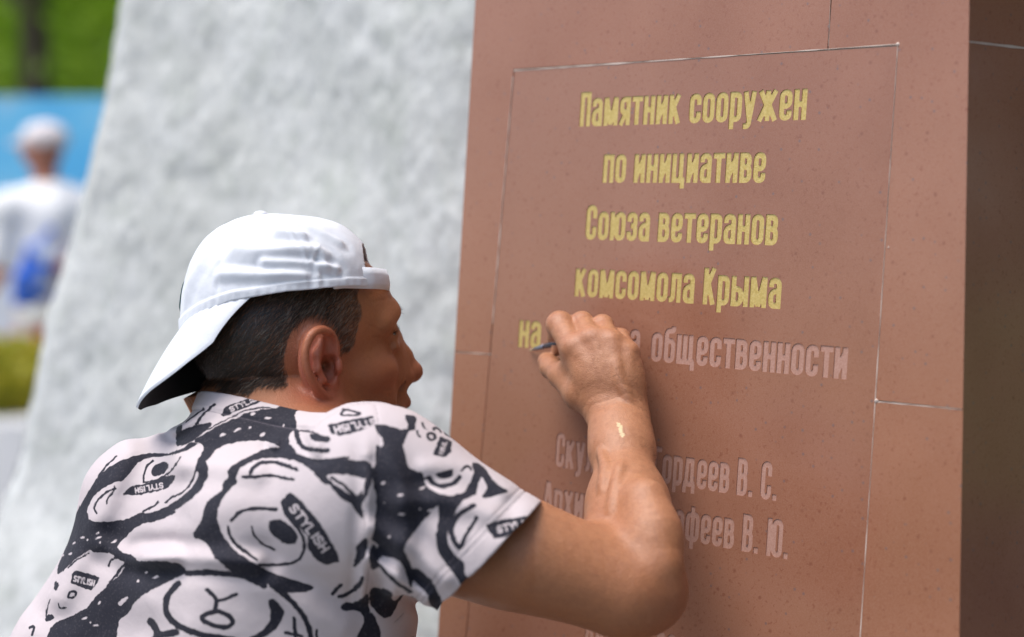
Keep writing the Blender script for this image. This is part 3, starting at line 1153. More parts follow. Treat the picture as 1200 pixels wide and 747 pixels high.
for q in (-1, 1):
    bm = bmesh.new()
    bmesh.ops.create_uvsphere(bm, u_segments=20, v_segments=14, radius=.0136, matrix=Matrix.Translation(Vector(hp(.0745, q * .033, .0328))))
    eye = from_bm('eye', bm, NT('eye_white', 0.15, (.62, .56, .52)).m, man)
    bm = bmesh.new()
    bmesh.ops.create_uvsphere(bm, u_segments=16, v_segments=10, radius=.0060, matrix=Matrix.Translation(Vector(hp(.0825, q * .0345, .0328))))
    from_bm('iris', bm, NT('iris_brown', 0.1, (.03, .018, .01)).m, eye)
# hair: scalp strands
hv = np.nonzero(hair_m & (z < .105))[0]
pick = RNG.choice(hv, min(26000, len(hv)), replace=False)
VV, QQ, CC = [], [], []
for i in pick:
    p0 = V[i].astype(float)
    n0 = n_[i].astype(float)
    h_ = HL[i]
    fl = HM @ unit(A3([-.75 - 2.0 * max(0, h_[0]) * 4, 0, -.75]) + RNG.normal(0, .28, 3))
    fl = unit(fl - n0 * (fl @ n0))
    edge = smoothstep(.030, .000, h_[0]) * smoothstep(-.03, .0, h_[2] + .01)
    L = RNG.uniform(.006, .013) * (.55 + .6 * edge)
    sd = unit(np.cross(fl, n0)) * RNG.uniform(.00013, .00024)
    lift = RNG.uniform(.10, .42)
    p1 = p0 + (fl * .55 + n0 * lift * .55) * L
    p2 = p0 + (fl + n0 * lift * .55) * L
    b = len(VV)
    VV += [p0 - sd, p0 + sd, p1 - sd * .8, p1 + sd * .8, p2 - sd * .12, p2 + sd * .12]
    QQ += [(b, b + 1, b + 3, b + 2), (b + 2, b + 3, b + 5, b + 4)]
    gr = RNG.random() < (.06 + .30 * smoothstep(-.05, .02, h_[0]))
    c_ = A3([.22, .18, .145]) * RNG.uniform(.5, 1.2) if gr else A3([.026, .017, .012]) * RNG.uniform(.6, 1.7)
    CC += [c_] * 6
m = NT('short_dark_hair', 0.42)
m.color(m.attr('tone', 'Color'))
hair = link_np('hair', A3(VV), A3(QQ), m.m, man)
set_attr(hair, 'tone', A3(CC), 'FLOAT_COLOR')
# eyebrows
for q in (-1, 1):
    VV, QQ = [], []
    for k in range(260):
        t = RNG.random()
        p0 = hp(.0995 - .022 * t - .012 * t * t, q * (.010 + .042 * t), .0500 + .010 * t * (1 - t) * 2 + RNG.normal(0, .0018))
        fl = HM @ unit(A3([-.25, q * .9, .35 - .5 * t]) + RNG.normal(0, .25, 3))
        sd = HM @ A3([0, 0, .00042])
        p1 = p0 + fl * .008 + HF * .0015
        b = len(VV)
        VV += [p0 - sd, p0 + sd, p1 + sd * .2, p1 - sd * .2]
        QQ += [(b, b + 1, b + 2, b + 3)]
    link_np('eyebrow', A3(VV), A3(QQ), NT('brow_hair', 0.5, (.05, .033, .024)).m, man)

# lashes, and fine hair along the forearm
for q in (-1, 1):
    VV, QQ = [], []
    for k in range(70):
        t = k / 69
        p0 = hp(.0885 - .012 * t * t, q * (.022 + .026 * t), .0345 - .002 * t * t)
        p1 = p0 + HM @ (A3([.55, q * .55 * t, .35 + .25 * RNG.normal()]) * .0085)
        sd = HM @ A3([0, .00022, .00012])
        b = len(VV)
        VV += [p0 - sd, p0 + sd, p1]
        QQ += [(b, b + 1, b + 2)]
    link_np('eyelashes', A3(VV), A3(QQ), NT('lash_hair', 0.5, (.02, .014, .01)).m, man)
cand = np.nonzero((np.abs((BV_ - ELR) @ fa_ - .13) < .115) & (BV_[:, 0] > .02) & (np.linalg.norm(np.cross(BV_ - ELR, fa_), axis=1) < .06))[0]
VV, QQ = [], []
for i in RNG.choice(cand, min(900, len(cand)), replace=False):
    p0, n0 = BV_[i].astype(float), BN_[i].astype(float)
    fl = unit(fa_ * .5 + A3([.7, 0, -.3]) + RNG.normal(0, .35, 3))
    fl = unit(fl - n0 * (fl @ n0) * .75)
    sd = unit(np.cross(fl, n0)) * .00009
    L = RNG.uniform(.005, .011)
    b = len(VV)
    VV += [p0 - sd, p0 + sd, p0 + fl * L]
    QQ += [(b, b + 1, b + 2)]
link_np('arm_hair', A3(VV), A3(QQ), NT('fine_arm_hair', 0.5, (.10, .06, .035)).m, man)

# ------------------------------------------------------------------ his T-shirt
SLD = P(571, 650, 1.462)                   # middle of the right sleeve's hem
SLC = P(440, 572, 1.485)
sax = unit(SLD - SLC)
SLE = P(92, 795, 1.68)                     # left sleeve's hem
sal = unit(SLE - SHL)
sh = Shape()
rt = np.stack([RB, FB, UP], 1)
sh.ell(SHC - UP * .060 + FB * .018 + RB * .014, (.164, .118, .120), 0, rot=rt)
sh.ell(SHC - UP * .17 + FB * .004 + RB * .008, (.168, .125, .17), .06, rot=rt)
sh.ell(SHC - UP * .34 - FB * .05, (.162, .128, .20), .08, rot=rt)
sh.ell(pel + UP * .03, (.166, .130, .20), .08, rot=rt)
sh.cone(NB - UP * .012 - RB * .02, SHL + UP * .004, .060, .050, .035)
sh.cone(NB - UP * .012 + RB * .02, SHR + UP * .006, .060, .060, .05)
sh.cone(C7 - UP * .012 + FB * .012, NB - UP * .02, .050, .068, .03)
sh.cone(SHC - FB * .07 - UP * .10 + RB * .075, SHC - FB * .07 - UP * .02 + RB * .09, .055, .045, .06)
sh.cone(SHC - FB * .07 - UP * .10 - RB * .075, SHC - FB * .07 - UP * .02 - RB * .09, .055, .045, .06)
sh.cone(SLC, SLD + sax * .05, .069, .0625, .045)
sh.cone(SHL, SLE + sal * .05, .056, .072, .035)
sh.cone(NB - UP * .03, hp(-.030, 0, -.012), .072, .066, .035)
sh.cone(P(182, 640, 1.67), P(128, 765, 1.65), .068, .080, .06)   # slack cloth between back and sleeve
cuts = Shape()
hemn = unit(np.cross(P(627, 597, 1.46) - P(515, 716, 1.46), ray(571, 655)))
hemn = hemn if hemn @ sax > 0 else -hemn
HEMC = P(571, 656, 1.462)
cuts_list = [
    ('sleeve', lambda p: np.maximum(-((p - HEMC.astype(np.float32)) @ hemn.astype(np.float32)), np.linalg.norm(p - HEMC.astype(np.float32), axis=1) - .16)),
    ('sleeve2', lambda p: np.maximum(-((p - SLE.astype(np.float32)) @ sal.astype(np.float32)), np.linalg.norm(p - SLE.astype(np.float32), axis=1) - .13)),
    ('hem', lambda p: p[:, 2] - np.float32(pel[2] + .0)),
]
NCN = unit(UP * .93 + FB * .36)                          # the neckline lies in a plane round the neck
NCP = P(292, 467, 1.535)
NCC = NB + UP * .05 + FB * .01
cuts_list.append(('neck', lambda p: np.maximum(-((p - NCP.astype(np.float32)) @ NCN.astype(np.float32)), np.linalg.norm(p - NCC.astype(np.float32), axis=1) - .135)))
for nm, f in cuts_list:
    sh.add(f, HEMC, 9, 0, 's')

FOLDS = [  # photo polylines, height (m), width (px)
    ([(432, 492), (431, 560), (428, 640), (425, 700)], .0030, 7),
    ([(445, 500), (470, 560), (475, 620), (462, 690)], .0050, 12),
    ([(500, 545), (545, 538), (590, 572)], .0045, 11),
    ([(470, 590), (520, 585), (575, 600)], .0035, 12),
    ([(440, 620), (490, 650), (520, 680)], .0045, 11),
    ([(436, 655), (470, 680), (500, 700)], .0050, 8),
    ([(330, 470), (336, 492), (322, 520)], .0030, 6),
    ([(352, 474), (362, 496), (368, 520)], .0032, 6),
    ([(382, 476), (380, 498), (372, 530)], .0036, 6),
    ([(404, 474), (420, 500), (428, 530)], .0030, 7),
    ([(170, 655), (230, 655), (300, 660)], .0045, 10),
    ([(120, 640), (150, 655), (200, 652)], .0035, 10),
    ([(215, 545), (265, 545), (300, 552)], .0025, 12),
    ([(270, 650), (330, 700), (400, 735)], .0030, 16),
    ([(150, 530), (120, 600), (70, 700)], .0040, 14),
    ([(205, 505), (222, 495), (250, 478)], .0040, 6),
    ([(205, 535), (180, 600), (170, 700)], .0030, 22),
]


def fold_field(p):
    q = project(p)
    near_ = smoothstep(1.72, 1.60, p[:, 1])
    d = (.0020 * vnoise(p, 14, 21) + .0009 * vnoise(p, 34, 22)).astype(np.float32)
    for pts, amp, wd in FOLDS:
        best = np.full(len(p), 1e9)
        for a, b in zip(pts[:-1], pts[1:]):
            a, b = A3(a, float), A3(b, float)
            t = np.clip((q - a) @ (b - a) / ((b - a) @ (b - a)), 0, 1)
            best = np.minimum(best, np.linalg.norm(q - a - t[:, None] * (b - a), axis=1))
        d += amp * near_ * (np.exp(-(best / wd) ** 2) - .55 * np.exp(-((best - 1.9 * wd) / wd) ** 2))
    d *= smoothstep(.004, .05, np.abs((p - NCP) @ NCN))
    return -d.astype(np.float32)


V, Q = mesh_sdf(sh, A3([-.62, 1.16, pel[2] - .02]), A3([.05, 1.97, 1.45]), .00145, fold_field)
# open the shirt where it was cut: neck, sleeve ends, bottom hem
fc = V[Q].mean(1)
outer = Shape()
outer.p = [q for q in sh.p if q[4] == 'u']
cap = np.zeros(len(Q), bool)
so = outer.ev(fc)
for nm, f in cuts_list:
    cf_ = -f(fc)
    cap |= (cf_ > so + .0012) & (cf_ > -.004)
Q = Q[~cap]
used = np.zeros(len(V), bool)
used[Q.ravel()] = True
remap = np.cumsum(used) - 1
V, Q = V[used], remap[Q]

# keep the body clear of the cloth from inside
bd_ = outer.ev(BV_)
inside = (bd_ > -.014) & (((BV_ - HEMC) @ hemn) < -.012) & (((BV_ - NCP) @ NCN) < -.004) & (np.linalg.norm(BV_ - SLE, axis=1) > .14) & (bd_ < .035)
BV2 = BV_ - BN_ * (inside * np.clip(bd_ + .018, 0, .045))[:, None]
bodyo.data.vertices.foreach_set('co', BV2.astype(np.float32).ravel())
# --- printed pattern: distance in photo pixels to the print's outlines, laid on the cloth as a flat print
ZN_ = {1: (200, 440, .21429), 2: (80, 480, .18738), 3: (20, 600, .19675), 4: (230, 530, .21422), 5: (180, 640, .2), 6: (400, 470, .20084), 7: (400, 590, .21016)}
q0 = project(V)
n_ = vert_normals(V, Q)
vis = (n_[:, 1] < -.15) & (q0[:, 1] < 790)
along = (V - SHR) @ RB
s0 = np.median(along[vis & (np.abs(q0[:, 0] - 430) < 3) & (q0[:, 1] > 520) & (q0[:, 1] < 660)])
pp = np.zeros((len(V), 2))
for part in (along <= s0, along > s0):                    # back panel and sleeve are cut from the print separately
    k_ = part & vis
    sol = np.linalg.lstsq(np.c_[V[k_], np.ones(k_.sum())], q0[k_], rcond=None)[0]
    pp[part] = np.c_[V[part], np.ones(part.sum())] @ sol  # oblique flat projection of the print
rg_ = pp + np.stack([vnoise(V, 260, 31) + .6 * vnoise(V, 600, 33), vnoise(V, 260, 32) + .6 * vnoise(V, 600, 34)], 1) * .9
ink = np.full(len(V), 50.0)


def tz(z_, pts):
    ox, oy, s_ = ZN_[z_]
    return [A3([ox + a * s_, oy + b * s_]) for a, b in pts]


def near_mask(pts, m_):
    pts = np.array(pts)
    lo, hi = pts.min(0) - m_, pts.max(0) + m_
    return np.nonzero((rg_ > lo).all(1) & (rg_ < hi).all(1))[0]


def seg_dist(q, pts, closed=False):
    d = np.full(len(q), 1e9)
    n = len(pts)
    for i in range(n if closed else n - 1):
        a, b = pts[i], pts[(i + 1) % n]
        ba = b - a
        t = np.clip((q - a) @ ba / max(ba @ ba, 1e-9), 0, 1)
        d = np.minimum(d, np.linalg.norm(q - a - t[:, None] * ba, axis=1))
    return d


def poly_sdf(q, pts):
    ins = np.zeros(len(q), bool)
    n = len(pts)
    for i in range(n):
        a, b = pts[i], pts[(i + 1) % n]
        c_ = (a[1] > q[:, 1]) != (b[1] > q[:, 1])
        xx_ = a[0] + (q[:, 1] - a[1]) / (b[1] - a[1] if abs(b[1] - a[1]) > 1e-9 else 1e-9) * (b[0] - a[0])
        ins ^= c_ & (q[:, 0] < xx_)
    d = seg_dist(q, pts, True)
    return np.where(ins, -d, d)


def lay(i, d, dark):
    ink[i] = np.minimum(ink[i], d - .8) if dark else np.maximum(ink[i], -d)


def poly(z_, pts, dark=True, soft=True):
    p_ = tz(z_, pts)
    if soft:                                             # round the traced corners
        for _ in range(2):
            p_ = [x_ for a, b in zip(p_, p_[1:] + p_[:1]) for x_ in (a * .82 + b * .18, a * .18 + b * .82)]
    i = near_mask(p_, 8)
    lay(i, poly_sdf(rg_[i], p_), dark)


def stroke(z_, wd, pts, dark=True, closed=False):
    p_ = tz(z_, pts)
    p_ = arcs(p_, 40, closed) if len(p_) > 2 else p_
    hw_ = wd * ZN_[z_][2] / 2
    i = near_mask(p_, hw_ + 6)
    lay(i, seg_dist(rg_[i], p_) - hw_ + (.6 if dark else 0), dark)


def oval(z_, c_, r_, ang, dark=True):
    s_ = ZN_[z_][2]
    c_ = tz(z_, [c_])[0]
    i = near_mask([c_ - max(r_) * s_, c_ + max(r_) * s_], 6)
    a = R(ang)
    q = rg_[i] - c_
    q = np.stack([q[:, 0] * math.cos(a) + q[:, 1] * math.sin(a), -q[:, 0] * math.sin(a) + q[:, 1] * math.cos(a)], 1) / (A3(r_) * s_)
    lay(i, (np.linalg.norm(q, axis=1) - 1) * min(r_) * s_, dark)


LAT = {'S': [arcs([(.5, .85), (.3, 1), (.02, .95), (.02, .55), (.52, .45), (.52, .05), (.2, 0), (0, .15)], .2)], 'T': [[(0, 1), (.56, 1)], [(.28, 1), (.28, 0)]], 'Y': [[(0, 1), (.28, .5), (.56, 1)], [(.28, .5), (.28, 0)]], 'L': [[(.06, 1), (.06, 0), (.48, 0)]], 'I': [[(.1, 0), (.1, 1)]], 'H': [[(.04, 0), (.04, 1)], [(.52, 0), (.52, 1)], [(.04, .5), (.52, .5)]]}


def word(z_, p0, p1, hgt, wd, txt='STYLISH'):
    """light lettering from p0 to p1 along its baseline; hgt < 0 flips to the other side"""
    a, b = tz(z_, [p0, p1])
    s_ = ZN_[z_][2]
    adv = [.36 if c_ == 'I' else .74 for c_ in txt]
    u = (b - a) / np.linalg.norm(b - a)
    v = A3([u[1], -u[0]]) * hgt * s_
    k = np.linalg.norm(b - a) / (sum(adv) - .15)
    x_ = 0
    i = near_mask([a, b, a + v, b + v], 5)
    for c_, ad in zip(txt, adv):
        for st in LAT[c_]:
            pts = [a + u * (x_ + e_[0]) * k + v * e_[1] for e_ in st]
            ink[i] = np.maximum(ink[i], -(seg_dist(pp[i], pts) - wd * s_ / 2))
        x_ += ad


def flecks(z_, pts, r_=9):
    for k_, c_ in enumerate(pts):
        oval(z_, c_, (r_ * (1 + .5 * math.sin(k_ * 2.3)), r_ * .5), -25 + 20 * math.sin(k_), False)


# left shoulder head
poly(2, [(190, 390), (270, 330), (410, 270), (480, 252), (560, 250), (650, 262), (740, 235), (780, 200), (850, 215), (880, 240), (870, 310), (890, 370), (885, 430), (850, 500), (780, 570), (700, 620), (560, 670), (450, 705), (390, 760), (0, 900), (-60, 800), (0, 690), (40, 620), (90, 540), (130, 480)])
poly(2, [(130, 690), (108, 640), (115, 590), (160, 520), (220, 475), (300, 440), (350, 430), (400, 370), (440, 310), (500, 280), (580, 272), (680, 270), (760, 255), (820, 215), (850, 205), (872, 230), (868, 270), (830, 310), (822, 350), (800, 400), (820, 392), (838, 400), (830, 440), (780, 510), (700, 570), (600, 620), (500, 650), (480, 635), (440, 650), (350, 695), (280, 705), (200, 700)], False)
stroke(2, 14, [(180, 638), (160, 610), (168, 575), (205, 530), (255, 495), (300, 480)])
stroke(2, 10, [(248, 578), (250, 545), (290, 500), (296, 465)])
stroke(2, 12, [(484, 440), (482, 390), (500, 330), (545, 298)])
stroke(2, 10, [(722, 295), (690, 350), (640, 395), (560, 432), (490, 442)])
oval(2, (588, 356), (56, 34), -32)
stroke(2, 12, [(630, 575), (680, 540), (760, 510), (800, 440), (812, 400)])
stroke(2, 13, [(485, 632), (560, 600), (580, 572)])
poly(2, [(350, 520), (410, 465), (500, 455), (640, 410), (685, 408), (680, 430), (640, 480), (540, 505), (460, 520)], soft=False)
word(2, (606, 448), (425, 478), 34, 8)
stroke(2, 12, [(185, 392), (230, 330), (300, 262)])
# collar band
poly(1, [(48, 374), (46, 250), (78, 244), (72, 294), (110, 272), (190, 260), (250, 250), (180, 320), (140, 350), (90, 368)])
poly(1, [(140, 355), (250, 290), (400, 220), (520, 188), (600, 190), (640, 150), (680, 122), (720, 140), (790, 160), (835, 160), (800, 200), (720, 190), (690, 215), (700, 290), (650, 330), (645, 390), (680, 440), (670, 470), (640, 480), (600, 400), (540, 366), (460, 358), (370, 365), (270, 395), (240, 440), (210, 470), (160, 500), (205, 400), (190, 366)])
flecks(1, [(470, 212), (550, 238), (450, 287), (300, 325), (515, 330), (630, 280), (380, 300)], 14)
poly(1, [(295, 205), (330, 170), (440, 125), (540, 103), (525, 130), (440, 170), (310, 215)], soft=False)
word(1, (352, 196), (520, 122), 26, 7)
stroke(1, 12, [(160, 255), (185, 205), (262, 150)])
stroke(1, 10, [(100, 236), (150, 200), (200, 165)])
stroke(1, 7, [(200, 300), (330, 235), (390, 205), (520, 168), (600, 188)])
# large middle head
poly(4, [(155, 220), (165, 170), (190, 150), (185, 110), (230, 70), (310, 30), (400, -10), (530, -10), (530, 30), (600, 80), (640, 130), (660, 185), (635, 145), (560, 72), (470, 42), (390, 37), (300, 62), (240, 102), (220, 150), (232, 175), (200, 205), (160, 240), (132, 300), (122, 360), (142, 430), (172, 480), (220, 540), (330, 610), (420, 660), (520, 690), (640, 730), (620, 750), (480, 755), (400, 712), (340, 692), (200, 645), (120, 575), (100, 530), (60, 480), (5, 462), (8, 436), (50, 380), (70, 290), (110, 250)])
stroke(4, 18, [(298, 132), (320, 90), (370, 66), (430, 66), (490, 90), (540, 115)])
stroke(4, 15, [(262, 148), (340, 150), (400, 138), (470, 155), (520, 166)])
stroke(4, 17, [(200, 376), (250, 325), (330, 312), (432, 322)])
stroke(4, 15, [(488, 356), (555, 430), (584, 510), (572, 560), (535, 600), (440, 614), (350, 608)])
stroke(4, 15, [(186, 410), (190, 460), (245, 522), (335, 584)])
oval(4, (468, 437), (80, 44), 38)
stroke(4, 11, [(307, 408), (320, 455), (362, 502), (426, 530)])
poly(4, [(455, 285), (505, 235), (560, 290), (650, 400), (730, 530), (752, 592), (690, 607), (640, 580), (600, 530), (590, 450), (540, 400), (480, 352)], soft=False)
word(4, (497, 318), (668, 548), 42, 11)
poly(4, [(880, 455), (888, 520), (862, 590), (828, 624), (842, 560), (838, 510), (864, 490)])
poly(4, [(530, 20), (620, 70), (780, 75), (905, 80), (905, 200), (840, 240), (820, 262), (900, 390), (858, 372), (800, 292), (750, 268), (700, 200), (650, 180), (600, 90)])
poly(4, [(672, 145), (800, 148), (893, 184), (822, 264), (760, 230), (700, 182)], False)
stroke(4, 15, [(704, 163), (760, 198), (812, 250)])
# shoulder-blade head
poly(1, [(680, 470), (780, 512), (900, 500), (1042, 500), (1042, 582), (900, 560), (805, 560)])
poly(1, [(960, 690), (1042, 620), (1042, 740), (990, 720)])
stroke(1, 21, [(690, 312), (692, 380), (722, 422), (780, 440), (832, 440)])
stroke(1, 10, [(690, 312), (750, 326), (792, 350)])
poly(1, [(752, 345), (790, 355), (846, 372), (842, 392), (790, 392), (760, 375)])
stroke(1, 14, [(668, 460), (760, 490), (850, 492), (930, 480)])
poly(1, [(845, 300), (900, 290), (1072, 258), (1078, 302), (1000, 336), (890, 362), (858, 345)], soft=False)
word(1, (1076, 272), (868, 312), 36, 9)
stroke(1, 13, [(908, 246), (935, 208), (1000, 228), (1012, 248), (955, 250)], closed=True)
# sleeve
poly(6, [(150, 180), (220, 180), (300, 210), (340, 200), (350, 170), (330, 112), (405, 118), (380, 180), (365, 230), (350, 260), (375, 340), (385, 390), (430, 415), (480, 430), (475, 470), (510, 520), (580, 550), (650, 560), (720, 540), (760, 470), (780, 420), (765, 360), (800, 360), (850, 400), (870, 450), (920, 500), (985, 528), (900, 556), (815, 572), (862, 500), (820, 430), (800, 480), (780, 550), (720, 570), (670, 620), (640, 700), (630, 760), (555, 760), (580, 680), (612, 598), (560, 610), (500, 660), (430, 760), (200, 800), (210, 540), (190, 500), (195, 330), (190, 250), (160, 215)])
flecks(6, [(245, 480), (345, 553), (255, 600), (460, 636), (355, 662), (515, 630), (470, 510)], 13)
poly(6, [(150, 285), (186, 330), (186, 450), (150, 560), (122, 605), (148, 480)])
stroke(6, 13, [(434, 158), (440, 192), (458, 206)])
stroke(6, 15, [(492, 186), (540, 178), (548, 218), (515, 230)], closed=True)
poly(6, [(540, 312), (575, 202), (640, 228), (638, 290), (600, 327), (560, 320)], soft=False)
word(6, (592, 312), (618, 228), 26, 7, 'HSIL')
stroke(6, 26, [(512, 450), (532, 485), (600, 505), (660, 482), (692, 448)])
poly(6, [(540, 428), (620, 408), (652, 396), (642, 440), (590, 452)])
stroke(6, 14, [(478, 462), (510, 448)])
stroke(6, 14, [(700, 405), (740, 375), (756, 400)])
stroke(7, 27, [(735, 15), (650, 60), (608, 140), (620, 200), (655, 245)])
stroke(7, 20, [(752, 80), (720, 140), (692, 180), (668, 240)])
poly(7, [(540, 0), (660, -20), (600, 80), (585, 180), (600, 250), (650, 308), (682, 330), (680, 390), (722, 430), (680, 474), (640, 400), (600, 350), (540, 270), (528, 190), (550, 100)])
poly(7, [(803, 122), (880, 100), (1030, 78), (980, 140), (920, 182), (848, 192)], soft=False)
word(7, (872, 166), (1090, 116), 36, 10)
poly(7, [(190, 150), (200, 0), (560, -20), (480, 70), (440, 110), (340, 245), (380, 320), (390, 368), (440, 368), (510, 440), (562, 560), (545, 610), (500, 580), (482, 500), (390, 415), (392, 484), (350, 340), (300, 300), (200, 286), (140, 374), (104, 300), (130, 222), (155, 260)])
flecks(7, [(268, 186), (340, 62), (438, 36), (495, 40)], 13)
poly(7, [(150, 470), (230, 470), (300, 560), (384, 490), (330, 560), (300, 620), (240, 640), (160, 560)])
stroke(7, 20, [(190, 320), (290, 430), (385, 495)])
stroke(7, 18, [(85, 405), (80, 470), (-4, 518)])
poly(7, [(0, 552), (80, 550), (140, 490), (152, 600), (205, 720), (180, 790), (60, 790), (140, 640), (90, 590), (-10, 582)])
stroke(7, 26, [(170, 620), (215, 720), (220, 790)])
# lower head
poly(5, [(-20, 88), (130, 88), (218, 140), (150, 166), (60, 200), (-20, 250)])
stroke(5, 32, [(218, 154), (330, 144), (450, 155), (540, 165), (650, 222)])
stroke(5, 28, [(690, 220), (780, 280), (860, 370), (912, 470), (925, 600)])
stroke(5, 34, [(168, 212), (110, 270), (90, 350), (112, 410), (180, 460), (300, 500), (490, 528)])
poly(5, [(672, 308), (700, 296), (764, 362), (742, 420), (712, 472), (600, 534), (545, 530), (640, 480), (690, 420), (690, 360)])
stroke(5, 27, [(280, 402), (370, 360), (445, 380), (484, 425), (440, 460), (350, 440)], closed=True)
stroke(5, 24, [(374, 350), (390, 300), (330, 243)])
stroke(5, 18, [(388, 305), (440, 295), (498, 268)])
stroke(5, 44, [(8, 438), (60, 510), (10, 580)])
stroke(5, 40, [(60, 512), (156, 488)])
stroke(5, 19, [(820, 408), (830, 545)])
stroke(5, 17, [(770, 488), (866, 510)])
stroke(5, 15, [(948, 478), (956, 545)])
stroke(5, 18, [(1190, 180), (1160, 260), (1080, 290)])
stroke(5, 22, [(1040, 270), (1085, 222)])
poly(5, [(320, 530), (360, 520), (350, 620), (310, 620)])
# lower left head
poly(3, [(230, 280), (270, 150), (330, 0), (410, -10), (420, 40), (480, 60), (620, 50), (740, 20), (880, -5), (980, -5), (880, 40), (740, 70), (690, 110), (640, 160), (600, 200), (622, 240), (700, 260), (740, 298), (900, 288), (1000, 310), (1034, 350), (950, 390), (800, 470), (720, 530), (680, 610), (620, 640), (600, 800), (140, 820), (200, 690), (300, 650), (430, 580), (490, 500), (540, 460), (640, 370), (670, 300), (600, 270), (570, 240), (460, 240), (440, 218), (350, 270), (260, 350), (212, 384), (208, 330)])
poly(3, [(606, 542), (694, 498), (632, 572)], False)
flecks(3, [(325, 185), (385, 150), (420, 165), (490, 150), (485, 118), (500, 180), (585, 172), (240, 262), (790, 358), (850, 385), (740, 412), (500, 550), (405, 645), (445, 670), (480, 688), (300, 250)], 13)
stroke(3, 9, [(290, 340), (350, 285), (430, 245)])
stroke(3, 12, [(556, 322), (570, 282), (634, 270)])
stroke(3, 13, [(532, 474), (620, 350), (662, 300)])
stroke(3, 9, [(560, 420), (610, 380), (640, 330)])
poly(3, [(325, 380), (350, 355), (492, 398), (480, 430), (440, 472), (318, 430)], soft=False)
word(3, (332, 420), (462, 448), 36, 8)
stroke(3, 12, [(318, 482), (352, 478), (345, 515), (295, 528), (300, 498)], closed=True)
stroke(3, 11, [(234, 562), (240, 592), (284, 588)])
poly(3, [(202, 428), (232, 440), (215, 482), (198, 470)])
stroke(3, 9, [(172, 538), (150, 600), (150, 642)])
poly(3, [(138, 666), (170, 628), (212, 650), (160, 672)])
stroke(3, 16, [(40, 720), (75, 700), (60, 760)])

# sewn lines: double stitching round the sleeve's hem, shoulder seam
dh = -((V - HEMC) @ hemn)
onsl = np.linalg.norm(V - HEMC, axis=1) < .12
stitch = np.full(len(V), 9.0)
dn_ = -((V - NCP) @ NCN)                                 # below the neckline: a ribbed collar band
onnk = np.linalg.norm(V - NCC, axis=1) < .15
band = onnk * smoothstep(.0170, .0150, dn_)
V = V + n_ * (band * .0013)[:, None]
stitch = np.where(onnk, np.minimum(stitch, np.abs(dn_ - .0185)), stitch)
for o_ in (.0165, .0215):
    stitch = np.where(onsl, np.minimum(stitch, np.abs(dh - o_)), stitch)
seam = [A3(t_) for t_ in [(436, 480), (433, 540), (428, 610), (425, 670), (427, 705)]]
sd_ = seg_dist(pp, seam) / 1350
stitch = np.minimum(stitch, np.where(n_[:, 1] < 0, sd_ + .0001, 9))
V = V - n_ * (.0006 * np.exp(-(stitch / .0012) ** 2))[:, None]

m = NT('printed_cotton', 0.85)
f = m.math('MULTIPLY_ADD', m.attr('ink'), -1.1)
f.node.inputs[2].default_value = 0.5
f.node.use_clamp = True
worn = m.ramp(m.noise(420, 3), (0.30, 0.94), (0.45, 1.0))
f2 = m.math('MULTIPLY', f, worn)
base = m.mix(m.ramp(m.noise(6, 3), (.3, 0.0), (.7, 1.0)), (0.575, 0.505, 0.515), (0.52, 0.455, 0.47))
c = m.mix(f2, base, (0.009, 0.009, 0.019))
st = m.math('MULTIPLY_ADD', m.attr('stitch'), -1400.0)
st.node.inputs[2].default_value = 1.2
st.node.use_clamp = True
c = m.mix(m.math('MULTIPLY', st, 0.55), c, (0.12, 0.10, 0.12))
m.color(c)
m.b.inputs['Sheen Weight'].default_value = 0.04
m.b.inputs['Sheen Roughness'].default_value = 0.4
wv = m.n('TexWave', {'Scale': 700.0, 'Distortion': 1.0}, bands_direction='Z')
m.t.links.new(m.obj(), wv.inputs['Vector'])
m.bump(wv.outputs['Fac'], 0.12, 0.0006).bump(m.noise(900, 2), 0.2, 0.0006).bump(m.noise(45, 3), 0.35, 0.004)
shirt = link_np('t_shirt', V, Q, m.m, man)
set_attr(shirt, 'ink', np.clip(ink, -20, 20))
set_attr(shirt, 'stitch', np.clip(stitch, 0, .05))
md = shirt.modifiers.new('cloth', 'SOLIDIFY')
md.thickness, md.offset = 0.0016, -1.0
md.use_even_offset = False

# ------------------------------------------------------------------ his trousers (below the picture)
tr = Shape()
tr.ell(pel, (.175, .125, .13), 0, rot=rt)
for q in (-1, 1):
    hipj = pel + RB * q * .085 - UP * .06
    kn = hipj - UP * (hipj[2] - .42) + FB * .07 + RB * q * .03
    an = kn - UP * .34 - FB * .06
    tr.cone(hipj, kn, .092, .068, .05)
    tr.cone(kn, an, .066, .056, .03)
V, Q = mesh_sdf(tr, pel - A3([.4, .4, pel[2] + .02]), pel + A3([.4, .4, .16]), .009, lambda p: (.004 * vnoise(p, 16, 41)).astype(np.float32))
link_np('trousers', V, Q, NT('dark_trousers', 0.9, (.03, .032, .04)).m, man)
for q in (-1, 1):
    sp = Shape()
    hipj = pel + RB * q * .085 - UP * .06
    an = hipj - UP * hipj[2] + FB * .01 + RB * q * .03
    sp.cone(an + UP * .045, an + FB * .14 + UP * .04, .046, .042, .02)
    sp.cone(an + UP * .09, an + UP * .04, .050, .045, .02)
    sp.plane(an + UP * .002, -UP)
    V, Q = mesh_sdf(sp, an - A3([.25, .25, .03]), an + A3([.25, .25, .18]), .008)
    link_np('shoe', V, Q, NT('brown_shoe', 0.5, (.06, .035, .02)).m, man)

